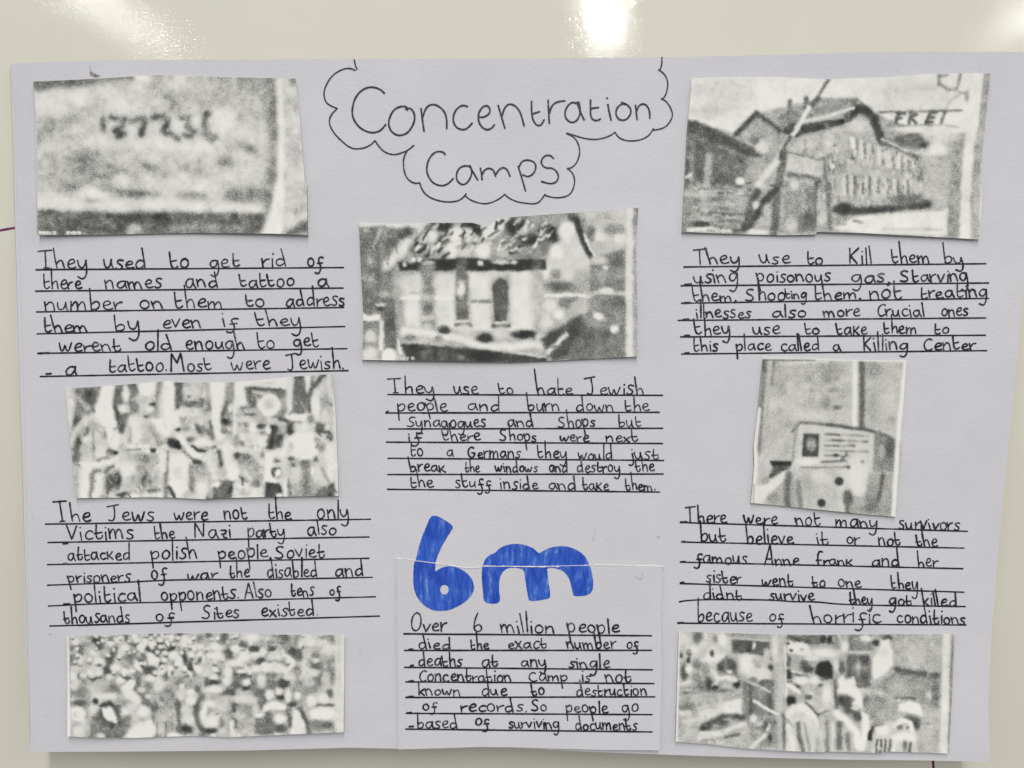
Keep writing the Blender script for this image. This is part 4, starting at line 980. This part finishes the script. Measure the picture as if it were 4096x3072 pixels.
# --- memorial stone with plaque
c = Canvas(2000, 1620, .68)
c.P([(740,100),(1440,100),(1455,700),(1300,720),(950,680),(880,760),(870,1040),(690,1040),(700,400)],.68,18)
c.cloud(.05, 130)
c.E(1240,170,110,60,.52,50); c.E(1215,260,44,60,.46,30); c.E(1290,270,30,20,.48); c.E(1300,545,42,20,.33,16); c.E(1190,500,50,60,.5,34); c.E(770,380,60,80,.56,40); c.E(1020,620,160,50,.8,40); c.E(1260,380,60,24,.5); c.E(800,260,60,50,.62); c.E(1060,380,30,25,.56); c.E(820,950,40,60,.62); c.L([(760,130),(1200,110)],24,.82,14)
c.P([(1560,90),(1960,100),(1900,760),(1700,760),(1560,730)],.68,14); c.E(1640,180,80,80,.5,46); c.E(1640,540,50,150,.58,40); c.E(1800,500,60,150,.76,50); c.E(1800,660,60,40,.6)
c.L([(1470,100),(1468,400),(1465,730)],46,.95,16); c.L([(1535,90),(1538,400),(1530,730)],54,.28,20)
c.L([(620,90),(590,400),(570,700),(560,960)],54,.4,24); c.L([(690,110),(640,450),(620,750),(600,960)],40,.66,20); c.L([(702,110),(680,330)],26,.42,16); c.L([(600,100),(600,180)],40,.3,20); c.P([(555,1000),(640,1060),(660,1200),(560,1280)],.74,24)
c.P([(880,760),(940,695),(1500,740),(1665,780),(1650,1100),(1570,1400),(1420,1380),(1350,1560),(900,1540),(850,1180)],.78,18)
c.E(900,900,30,150,.7,20); c.P([(880,1120),(1300,1130),(1320,1540),(900,1500)],.68,30); c.E(1100,1200,120,60,.8,40); c.E(1490,1200,95,190,.88,50); c.E(1040,1390,90,80,.66,50); c.E(1010,1250,60,80,.6,40)
c.L([(878,775),(945,690),(1060,692),(1200,708)],28,.36,13); c.L([(1200,708),(1300,718),(1450,742),(1560,752),(1640,772),(1720,800),(1810,840)],34,.24,14); c.L([(925,710),(895,850),(880,1050)],26,.5,14)
c.P([(980,788),(1132,795),(1122,1012),(965,1012)],.18,10); c.E(1055,895,46,62,.56,18); c.E(1060,850,36,14,.4); c.E(1050,930,20,8,.35)
for y0, x1, d in ((800,1600,.5),(855,1590,.46),(905,1460,.45),(952,1590,.5),(1000,1420,.5)):
    x = 1180
    while x < x1:
        w = rng.uniform(30, 80)
        c.L([(x, y0 + (x - 1180) * .03), (min(x1, x + w), y0 + (x + w - 1180) * .03)], 20, d + rng.uniform(-.16, .14), 9)
        x += w + rng.uniform(8, 22)
c.L([(1200,797),(1320,804)],22,.3,10); c.L([(1260,855),(1350,858)],22,.3,10); c.E(1290,997,28,18,.16); c.E(1435,905,40,14,.36); c.E(1570,870,30,12,.4)
c.L([(1150,1062),(1380,1050)],24,.34,11); c.L([(1330,1050),(1392,985)],22,.28,11); c.E(1540,1060,22,18,.48); c.L([(960,1115),(1420,1110)],18,.45,10); c.E(1405,1112,20,18,.24)
c.E(1010,1060,110,30,.94,18)
c.P([(1650,780),(1870,850),(1850,1160),(1640,1150)],.44,18); c.E(1800,930,46,100,.26,26); c.E(1700,830,40,60,.4); c.E(1720,960,24,60,.6); c.P([(1600,1170),(1830,1170),(1810,1580),(1380,1540),(1400,1380),(1560,1400)],.55,20); c.L([(1735,1180),(1715,1300),(1690,1420)],36,.28,14); c.E(1620,1460,80,80,.38,40); c.E(1400,1400,50,76,.27,24); c.L([(1390,1400),(1400,1550)],38,.3,16); c.E(1520,1440,50,30,.62); c.E(1780,1480,50,60,.5); c.E(1630,1330,40,60,.5)
c.P([(545,1060),(690,1100),(690,1250),(620,1300),(545,1300)],.7,24); c.P([(660,1052),(872,1055),(860,1110),(680,1215),(640,1220),(690,1120)],.26,12); c.P([(665,1052),(868,1056),(862,1092),(690,1096)],.06,8); c.E(620,1240,46,40,.55)
c.P([(520,1290),(620,1280),(800,1150),(830,1180),(740,1290),(640,1390),(520,1460)],.9,16); c.P([(640,1400),(800,1240),(850,1180),(900,1190),(960,1300),(980,1560),(640,1500)],.6,20); c.L([(842,1180),(822,1330),(832,1490)],62,.32,24); c.L([(930,1250),(955,1500)],40,.4,20); c.E(690,1410,50,60,.5); c.E(560,1420,50,40,.88)
c.L([(1955,80),(1890,700),(1870,1000),(1835,1590)],44,.95,10); c.L([(1905,900),(1885,1300),(1862,1590)],22,.6,10)
c.L([(597,70),(1960,98)],34,.96,8); c.L([(600,92),(900,95),(1090,97)],9,.08,5)
c.L([(560,560),(525,910),(528,1150),(500,1460)],34,.95,9); c.L([(512,1270),(506,1460)],7,.1,4)
c.E(1320,1245,42,42,.12,10); c.E(1152,1450,40,40,.12,10)
c.blur(6); c.cloud(.025, 40)
photo_print(c, (2800, 1400), 2.37,
 [(597,68),(1100,80),(1500,95),(1955,98)], [(482,1450),(800,1480),(1200,1520),(1600,1560),(1857,1582)],
 [(597,68),(550,560),(507,910),(513,1100),(482,1450)], [(1955,98),(1930,500),(1905,830),(1915,920),(1885,1300),(1857,1582)],
 'small upright photocopy of a memorial plaque with a portrait, right side of the poster')

# --- dense crowd
c = Canvas(4260, 1680, .60, 10.0)
a = Zoomed(c, 0, 0, 1.0)
b = Zoomed(c, 2111, 0, 1.742)
c.cloud(.10, 160)
DA = '490,150,80,50,.1;520,250,50,50,.22;240,300,48,110,.27;100,270,45,60,.4;310,220,60,40,.42;590,610,36,46,.08;110,470,52,90,.34;690,140,46,40,.3;940,120,30,46,.28;1040,220,60,40,.33;1050,320,60,36,.38;990,420,90,46,.36;900,560,60,60,.44;1190,440,50,80,.32;1280,60,80,26,.28;1490,80,80,30,.22;1750,70,80,40,.22;1340,310,110,50,.18;1250,270,42,42,.18;1440,220,90,36,.18;1590,270,62,50,.1;1660,150,40,50,.4;2040,130,60,60,.38;1880,210,70,20,.33;1760,360,60,60,.18;1800,440,50,70,.18;1650,510,30,42,.2;1450,510,50,34,.2;1960,440,80,30,.22;1890,560,66,80,.18;1270,610,112,70,.18;1080,640,84,50,.32;980,750,62,40,.28;1510,690,60,60,.33;1600,640,40,50,.38;1960,660,84,50,.38;740,890,70,60,.38;460,720,60,50,.5;210,690,30,42,.33;300,720,62,90,.46;240,950,140,90,.4;230,1110,130,60,.27;460,1080,42,52,.18;480,1310,62,84,.33;1250,870,62,50,.36;1210,960,62,50,.38;1220,1100,62,62,.33;1350,1170,62,90,.31;1460,1040,42,40,.27;1570,980,112,84,.44;1700,1130,50,100,.25;1550,1150,72,72,.5;1830,1500,112,70,.17;1720,1480,52,90,.27;2000,900,52,62,.31;2060,1000,52,62,.33'
for e in DA.split(';'): a.E(*map(float, e.split(',')))
a.L([(760,300),(680,420),(630,600)],112,.23,40); a.L([(860,680),(960,730)],60,.25,28); a.L([(1110,720),(1110,850),(1060,900)],100,.31,34); a.L([(1080,930),(1180,1090)],84,.33,34); a.P([(390,1400),(620,1380),(800,1420),(900,1270),(1010,1290),(1000,1380),(850,1640),(360,1640)],.36,40)
a.L([(1340,1250),(1310,1400)],60,.33,28); a.L([(1390,1400),(1380,1640)],30,.4,16); a.L([(1710,1150),(1720,1470)],62,.27,26); a.L([(1530,1400),(1520,1640)],34,.33,18); a.L([(1990,1080),(1970,1250),(2000,1400),(2060,1480)],92,.27,36)
WA = '160,170,70,46,.92;690,205,52,30,.94;440,340,62,50,.92;230,440,60,60,.82;520,500,86,72,.98;490,620,80,70,.86;150,590,60,50,.82;110,700,62,60,.95;280,680,60,40,.87;130,850,60,50,.82;820,140,70,56,.95;1030,90,62,40,.95;900,260,70,60,.92;840,330,50,50,.86;1150,250,56,60,.97;1210,180,40,60,.95;1310,220,50,72,.96;1480,150,80,40,.95;1600,110,60,42,.95;1550,250,40,30,.92;1800,170,60,90,.94;1890,160,50,40,.95;1940,270,50,50,.94;2040,250,50,40,.92;1640,380,72,56,.97;1500,410,40,70,.95;1730,480,45,92,.98;1900,370,50,50,.92;770,570,82,56,.97;890,620,50,40,.95;1010,620,60,40,.94;1590,590,42,40,.97;1570,660,26,42,.95;1300,730,92,50,.94;1420,830,80,90,.87;1860,680,62,50,.96;840,760,70,50,.94;680,710,60,40,.87;1160,900,60,40,.82;1250,1000,50,30,.8;1890,940,66,50,.97;1760,850,40,50,.92;1760,970,70,90,.83;1900,1070,76,66,.96;920,1220,56,50,.94;1180,1230,100,82,.96;1000,1150,90,70,.8;200,1530,100,80,.84;420,1200,60,72,.82;1830,1250,60,120,.87;1880,1350,60,80,.87;1660,1600,120,40,.94;1480,1330,60,60,.72;540,1600,60,40,.82'
for e in WA.split(';'): a.E(*map(float, e.split(',')))
a.E(2060,430,60,50,.97,24,40); a.E(1990,570,46,105,.98,24,-25); a.E(1100,540,44,95,.98,24,-28); a.E(1450,620,54,110,.9,30,30); a.P([(1230,350),(1300,340),(1440,460),(1380,560),(1260,500)],.95,26)
a.P([(860,870),(1010,740),(1065,775),(1030,880),(960,920)],.98,20); a.P([(850,880),(1010,890),(1130,1010),(1150,1150),(900,1030)],.95,40); a.E(650,1000,142,56,.92,36)
a.L([(550,1150),(660,1095),(770,1180)],70,.14,28); a.L([(790,1180),(830,1400)],92,.22,34); a.L([(560,1220),(545,1330),(610,1410),(720,1450)],84,.19,32); a.P([(560,1190),(700,1180),(745,1280),(775,1395),(640,1350),(590,1300)],.98,20)
a.E(190,1270,112,112,.96,34); a.E(165,1270,50,50,.76,24); a.E(182,1265,25,26,.96,14); a.P([(880,1640),(1000,1490),(1180,1400),(1310,1350),(1370,1530),(1310,1640)],.94,28); a.E(2090,1270,52,92,.99,24)
r3 = random.Random(3)
for i in range(150):
    x, y = r3.uniform(90, 4100), 60 + 620 * r3.random() ** 1.4
    r = r3.uniform(18, 34) * (.8 + y / 1400)
    c.E(x + 4, y + r * 1.5, r * 1.1, r * .8, r3.choice((.15, .22, .3)), None, 0, .8)
    c.E(x, y, r, r * 1.1, r3.choice((.9, .95, .98)), None, 0, .9)
DB = '160,70,36,46,.25;30,50,40,20,.28;205,200,36,60,.28;330,120,42,30,.25;430,165,50,30,.2;580,165,36,26,.2;570,110,50,20,.38;685,65,50,46,.25;780,190,60,40,.17;810,230,42,42,.22;480,260,40,28,.2;270,370,42,26,.22;330,390,42,30,.22;120,380,26,50,.31;80,450,60,25,.12;20,460,30,50,.28;360,500,42,25,.12;410,470,25,52,.33;210,540,60,30,.2;270,480,42,36,.28;560,470,62,52,.36;570,390,60,26,.4;680,460,56,46,.14;660,580,46,22,.18;490,590,50,84,.28;750,645,42,20,.17;800,350,30,50,.4;760,380,50,40,.5;960,300,72,62,.38;960,220,42,26,.34;1090,290,42,62,.44;980,420,50,80,.4;1110,420,30,60,.4;930,500,52,50,.4;1050,650,80,18,.18;1080,550,36,40,.28;870,560,30,62,.33;1000,820,120,50,.35;1060,825,50,26,.25;290,620,62,40,.38;350,660,62,40,.44;140,800,30,42,.36;50,872,62,26,.14;660,850,72,36,.25;700,690,50,20,.38;800,570,62,56,.45'
for e in DB.split(';'): b.E(*map(float, e.split(',')))
b.L([(560,272),(670,272)],16,.38,8); b.L([(830,690),(880,800),(900,890)],46,.25,18); b.L([(250,630),(260,830)],36,.24,16); b.L([(100,722),(165,700)],18,.28,9); b.P([(430,760),(560,700),(610,740),(600,910),(430,910)],.33,20); b.L([(720,740),(742,810)],42,.24,18)
WB = '420,65,60,30,.95;100,150,66,28,.95;265,160,42,25,.97;345,230,48,42,.98;90,225,70,32,.95;260,290,82,28,.95;430,215,46,25,.92;500,190,30,36,.92;600,225,60,40,.87;540,330,72,38,.97;640,330,60,40,.92;440,340,50,30,.92;320,355,46,18,.92;90,345,28,20,.98;80,405,32,24,.98;205,370,36,50,.94;190,440,36,40,.92;360,450,28,26,.97;80,515,82,30,.94;490,440,36,60,.87;730,400,50,40,.82;640,530,36,30,.95;800,570,32,34,.98;720,570,30,60,.95;560,560,36,42,.95;470,735,36,22,.97;650,770,56,40,.95;920,610,46,50,.96;1020,590,50,46,.9;1030,720,110,54,.98;960,730,50,40,.95;1160,560,50,92,.94;960,265,30,20,.8;900,460,50,30,.66;940,370,50,30,.82;1040,420,30,70,.74;900,100,90,40,.87;1060,170,60,60,.88;1000,120,60,30,.82;880,200,30,42,.72;60,640,72,30,.95;140,610,60,40,.72;150,660,60,60,.74;50,790,66,50,.98;0,690,20,52,.98;340,600,120,34,.8;300,740,60,30,.72'
for e in WB.split(';'): b.E(*map(float, e.split(',')))
b.L([(690,215),(758,270),(745,325),(690,355)],38,.94,16); b.L([(850,320),(930,380)],34,.84,16); b.L([(230,800),(235,890)],38,.9,16); b.P([(480,712),(540,630),(600,608),(705,650),(690,692),(590,680)],.97,14); b.P([(770,690),(810,700),(862,820),(862,910),(745,910)],.91,18)
b.P([(1125,20),(1230,20),(1230,900),(1135,900)],.87,24); b.L([(1160,30),(1160,480)],20,.76,12)
c.warp(5, 70); c.blur(5); c.cloud(.05, 90)
a.L([(40,60),(50,600),(58,1660)],46,.97,6); a.L([(62,100),(70,640),(86,1300)],6,.25,5)
k6 = 3.77 / 1.7696
def r6(p): return [((x - 60 * 1.7696) * k6, (y - 20 * 1.7696) * k6) for x, y in p]
photo_print(c, (260, 2520), 3.77,
 r6([(118,80),(700,62),(1100,55),(1600,68),(2085,72)]), r6([(120,788),(300,798),(600,800),(1000,785),(1270,795),(1700,775),(2078,760)]),
 r6([(118,80),(120,430),(118,600),(120,788)]), r6([(2085,72),(2083,400),(2078,760)]),
 'grainy photocopy of a dense crowd of faces, at the bottom left of the poster', .0013, 1.35)

# --- prisoners
c = Canvas(2160, 980, .60, 5.0)
a = Zoomed(c, 0, 0, 1.0)
d = Zoomed(c, 1045, 0, 1.0)
def many(z, txt):
    for e in txt.split(';'): z.E(*map(float, e.split(',')))
a.P([(30,20),(430,30),(420,190),(330,330),(200,420),(30,420)],.72,30)
many(a, '190,80,36,56,.33;320,90,26,30,.42;375,95,30,46,.95;220,140,28,34,.8;90,90,40,40,.84;150,165,40,24,.88;125,190,22,30,.27;60,210,18,20,.27;120,246,18,22,.18;185,275,36,38,.42;300,215,54,58,.94;297,193,20,26,.18;85,330,30,62,.22;120,312,24,30,.93;180,370,42,42,.38;240,310,34,56,.5')
a.L([(250,232),(330,240),(380,215)],24,.93,12); a.P([(330,270),(400,210),(470,240),(488,340),(420,362),(350,330)],.36,16); many(a, '360,300,25,34,.2;440,280,28,40,.25;430,330,20,14,.88;265,420,30,54,.18;320,452,30,24,.14;320,416,16,12,.93;420,432,42,30,.76;480,425,25,32,.09;380,472,80,18,.38'); a.L([(300,320),(335,385)],30,.87,14); a.L([(335,385),(400,372),(470,395)],34,.96,14); a.P([(195,390),(245,400),(250,480),(170,460)],.38,18)
a.L([(45,432),(130,400)],13,.88,7); a.L([(45,470),(160,432)],12,.46,7); a.L([(45,480),(150,455)],10,.82,6); a.E(110,490,60,14,.46); a.L([(50,520),(220,500)],14,.7,8)
a.P([(430,95),(600,82),(735,112),(705,225),(590,208),(450,188)],.27,14); a.E(570,150,18,42,.18); a.E(605,132,13,22,.97,9); a.L([(440,78),(730,100)],13,.76,7); a.E(480,130,20,40,.2); a.L([(400,50),(720,62)],18,.5,10)
a.P([(495,205),(620,205),(725,255),(730,400),(560,385),(490,330)],.82,22); a.E(560,272,46,66,.98,26); many(a, '650,258,60,38,.62;640,285,22,20,.52;735,306,28,28,.18;748,238,14,16,.22;600,386,30,18,.38;690,340,40,30,.88;700,200,22,40,.7')
a.P([(735,50),(855,50),(855,920),(790,920),(760,500)],.66,18); a.E(765,150,20,84,.88,16); a.L([(838,130),(850,560)],9,.97,5); a.L([(800,300),(805,600)],30,.72,16)
a.P([(525,405),(760,395),(772,670),(525,650)],.41,18); a.L([(585,420),(580,645)],24,.27,13); a.L([(722,470),(732,650)],34,.25,16); a.E(700,412,52,24,.3); a.L([(560,400),(640,432),(725,478)],13,.84,7); a.L([(610,548),(680,590),(785,652)],18,.98,7); a.L([(650,430),(655,560)],12,.5,7)
a.P([(30,540),(190,520),(240,640),(60,680)],.54,24); a.P([(180,600),(390,560),(405,640),(200,705)],.84,20); a.P([(388,560),(512,528),(516,640),(482,662),(380,622)],.97,13); many(a, '110,592,70,30,.44;305,600,32,12,.6;140,545,60,16,.66;100,640,60,22,.82'); a.L([(150,640),(330,570)],10,.56,7)
a.L([(220,752),(300,702),(390,660),(480,660),(565,692)],42,.25,19); a.E(380,712,44,22,.28); a.E(250,742,42,28,.17)
a.L([(200,825),(360,792),(470,742),(580,708)],34,.9,15); a.L([(80,705),(210,680)],38,.8,18); a.E(100,790,76,56,.66); a.L([(210,790),(340,788)],26,.95,12); a.L([(395,822),(495,798)],24,.23,12); a.E(450,850,60,16,.55); a.L([(260,760),(420,735)],12,.42,8); a.L([(120,750),(200,740)],12,.46,8)
a.P([(540,672),(775,660),(785,900),(620,880)],.46,18); a.E(605,682,26,32,.88); many(a, '690,735,20,42,.27;730,820,16,32,.22;650,720,24,16,.7;620,780,36,18,.62'); a.L([(590,895),(690,805)],28,.87,14); a.L([(705,770),(725,725)],15,.9,8); a.L([(832,650),(842,930)],30,.3,14)
# right photograph
a.P([(855,55),(1040,55),(1230,55),(1220,120),(1000,130),(850,95)],.32,14); many(a, '905,85,34,16,.2;1000,100,50,20,.28'); many(d, '75,85,20,30,.1;125,90,20,30,.12;180,150,30,30,.52;160,80,16,30,.6')
a.P([(855,100),(1010,120),(1040,215),(960,205),(860,185)],.93,13); many(a, '886,170,17,14,.1;862,118,14,10,.1;958,160,22,9,.45;920,250,52,28,.58;982,258,30,30,.33;1010,312,42,28,.22;930,430,32,26,.16'); a.P([(852,205),(884,215),(878,292),(852,292)],.27,9); a.L([(868,330),(876,400)],38,.12,15); a.L([(940,352),(1022,376)],15,.18,8); a.L([(890,325),(965,345)],14,.86,8); a.L([(870,430),(945,482)],34,.98,13)
d.E(80,188,112,30,.95,20); d.E(240,140,28,42,.95,18); d.E(0,230,60,20,.9)
d.P([(16,345),(28,285),(70,252),(125,245),(152,285),(152,385),(60,372)],.07,13); d.L([(40,384),(115,388)],15,.2,8); d.E(150,240,40,14,.6)
d.E(220,300,28,46,.23); d.E(180,280,14,54,.8); d.P([(258,200),(424,205),(444,442),(330,455),(302,372),(250,362)],.31,15); d.E(342,290,16,64,.5); d.P([(268,55),(444,55),(462,172),(268,172)],.4,14); d.E(402,85,46,24,.95,14); d.E(476,115,28,24,.08); d.E(562,75,42,18,.23); d.L([(190,55),(216,112)],13,.84,7); d.L([(258,186),(436,186)],13,.8,7)
d.P([(510,100),(570,88),(597,180),(602,280),(560,332),(460,394),(450,340),(448,230),(500,180)],.97,14); d.E(528,185,44,38,.87)
d.P([(612,55),(965,55),(965,330),(622,312)],.63,16); d.P([(600,340),(955,370),(945,600),(620,525),(440,455)],.5,20); d.L([(630,320),(740,336),(835,346)],48,.26,20); d.E(908,360,42,26,.28); d.E(918,500,28,94,.33); d.E(862,500,24,24,.7); d.L([(615,527),(770,527)],20,.3,11); d.L([(360,470),(500,502)],38,.76,18); d.L([(440,405),(600,332)],18,.66,10); d.E(700,440,110,30,.58); d.E(760,180,80,60,.7)
d.E(-85,396,62,28,.95,18); d.E(15,398,46,30,.94,18); d.P([(-70,440),(120,400),(152,600),(60,632),(-40,560)],.76,18); d.E(110,505,36,78,.94,24); d.E(40,470,36,40,.62); d.E(-30,520,30,18,.25); d.E(60,430,22,12,.3); a.E(886,550,35,44,.06,14); d.L([(166,395),(176,615)],24,.34,12)
d.P([(194,384),(230,355),(252,392),(312,374),(322,430),(372,512),(372,602),(300,612),(288,570),(330,540),(260,500),(190,490)],.97,11); d.E(238,545,60,44,.2,22); d.E(285,612,52,34,.25); d.E(345,662,50,34,.22); d.E(392,642,28,32,.93); d.E(318,600,30,18,.82); d.E(402,545,24,44,.33)
d.P([(440,480),(625,560),(625,690),(460,715),(380,625)],.52,18)
d.P([(-195,640),(-150,590),(-60,585),(30,650),(30,960),(-200,960)],.8,16); a.L([(862,650),(905,600),(965,592),(1045,655)],56,.94,18); d.L([(0,645),(40,720),(52,800)],24,.96,10); d.L([(-105,715),(-102,800),(-70,930)],36,.34,15); d.L([(-60,720),(-20,920)],18,.5,10); d.L([(-180,740),(-140,930)],34,.9,14); d.L([(-130,660),(-60,640)],14,.7); d.L([(-50,558),(40,652),(115,626)],15,.2,8); d.L([(-190,690),(-140,740)],12,.4,8)
d.P([(60,650),(180,608),(340,740),(345,960),(10,960)],.68,16); d.L([(180,640),(260,700),(330,785),(342,880)],50,.98,17); d.L([(110,700),(110,930)],28,.4,14); d.L([(200,715),(200,900)],44,.29,19); d.L([(262,795),(272,930)],34,.35,15); d.L([(152,720),(152,930)],12,.84,7); d.L([(60,780),(80,930)],14,.8,8)
d.L([(402,680),(392,780),(366,900)],52,.97,18); d.P([(418,785),(450,732),(535,718),(500,752),(455,800),(442,846),(408,846)],.05,9)
d.P([(460,740),(620,700),(760,740),(800,960),(440,960)],.76,20); d.P([(640,580),(720,545),(800,572),(838,672),(760,642),(640,622)],.98,13); d.E(735,690,58,34,.3); d.E(772,725,38,40,.27); d.L([(618,735),(670,690),(730,712),(746,775)],32,.98,12); d.E(652,742,26,22,.33); d.E(712,748,14,16,.36); d.E(530,770,54,34,.97,18); d.E(690,822,92,34,.98,18)
for x in (484, 515, 548, 582): d.L([(x, 838), (x - 12, 950)], 15, .18, 8)
d.E(690,885,18,42,.33); d.L([(732,860),(722,950)],20,.2,10); d.L([(612,860),(604,950)],22,.93,10); d.P([(822,640),(965,600),(965,960),(800,960)],.65,20)
d.L([(1000,30),(990,500),(975,960)],56,.88,14); d.L([(1047,40),(1020,960)],18,.4,8)
r3 = random.Random(9)
for i in range(110):
    x, y = r3.uniform(40, 1990), r3.uniform(50, 920)
    k = c.sample(np.array(x), np.array(y))
    an = r3.uniform(0, 3.14); ln = r3.uniform(10, 34)
    c.L([(x, y), (x + ln * math.cos(an), y + ln * math.sin(an))], r3.uniform(7, 13), float(np.clip(k + r3.choice((-.18, .18)), .05, .97)), None)
c.warp(2.5, 40); c.blur(3.2); c.cloud(.045, 60)
a.L([(48,30),(42,450),(30,860)],14,.95,5)
k7 = 1.866 / 1.6385
def r7(p): return [((x - 40 * 1.6385) * k7, (y - 30 * 1.6385) * k7) for x, y in p]
c.stamp('07:13:07', 270, 850, 20)
photo_print(c, (2690, 2510), 1.866,
 r7([(107,75),(600,90),(1000,97),(1500,92),(1917,93)]), r7([(85,798),(300,815),(550,845),(800,858),(1040,868),(1080,862),(1430,873),(1480,862),(1877,875)]),
 r7([(107,75),(95,400),(85,798)]), r7([(1917,93),(1900,450),(1877,875)]),
 'grainy photocopy of capped prisoners in striped clothes, at the bottom right of the poster', .0013, 1.45)

# ------------------------------------------------------------------ small things
fl = Ink(0.0003)
fl.stroke([(362, 291), (372, 297), (384, 302)], 9, smooth=1, wob=.5)
fl.stroke([(366, 287), (360, 274), (357, 262)], 1.4)
fl.stroke([(384, 301), (398, 302)], 5, wob=.5)
ob = fl.build('fluff', M['fluff'], None)
tag(ob, 'tiny tuft of grey fluff above the tattoo photocopy', 'fluff')
mk = Ink(0.00003, True)
mk.stroke([(-60, 935), (0, 922), (25, 917), (75, 909)], 9.5, smooth=1)
mk.build('marker_streak', M['marker'], board)
mk = Ink(0.00003, True)
mk.stroke([(3722, 3000), (3732, 3040), (3733, 3060), (3738, 3110)], 10, smooth=1)
mk.build('marker_streak', M['marker'], board)
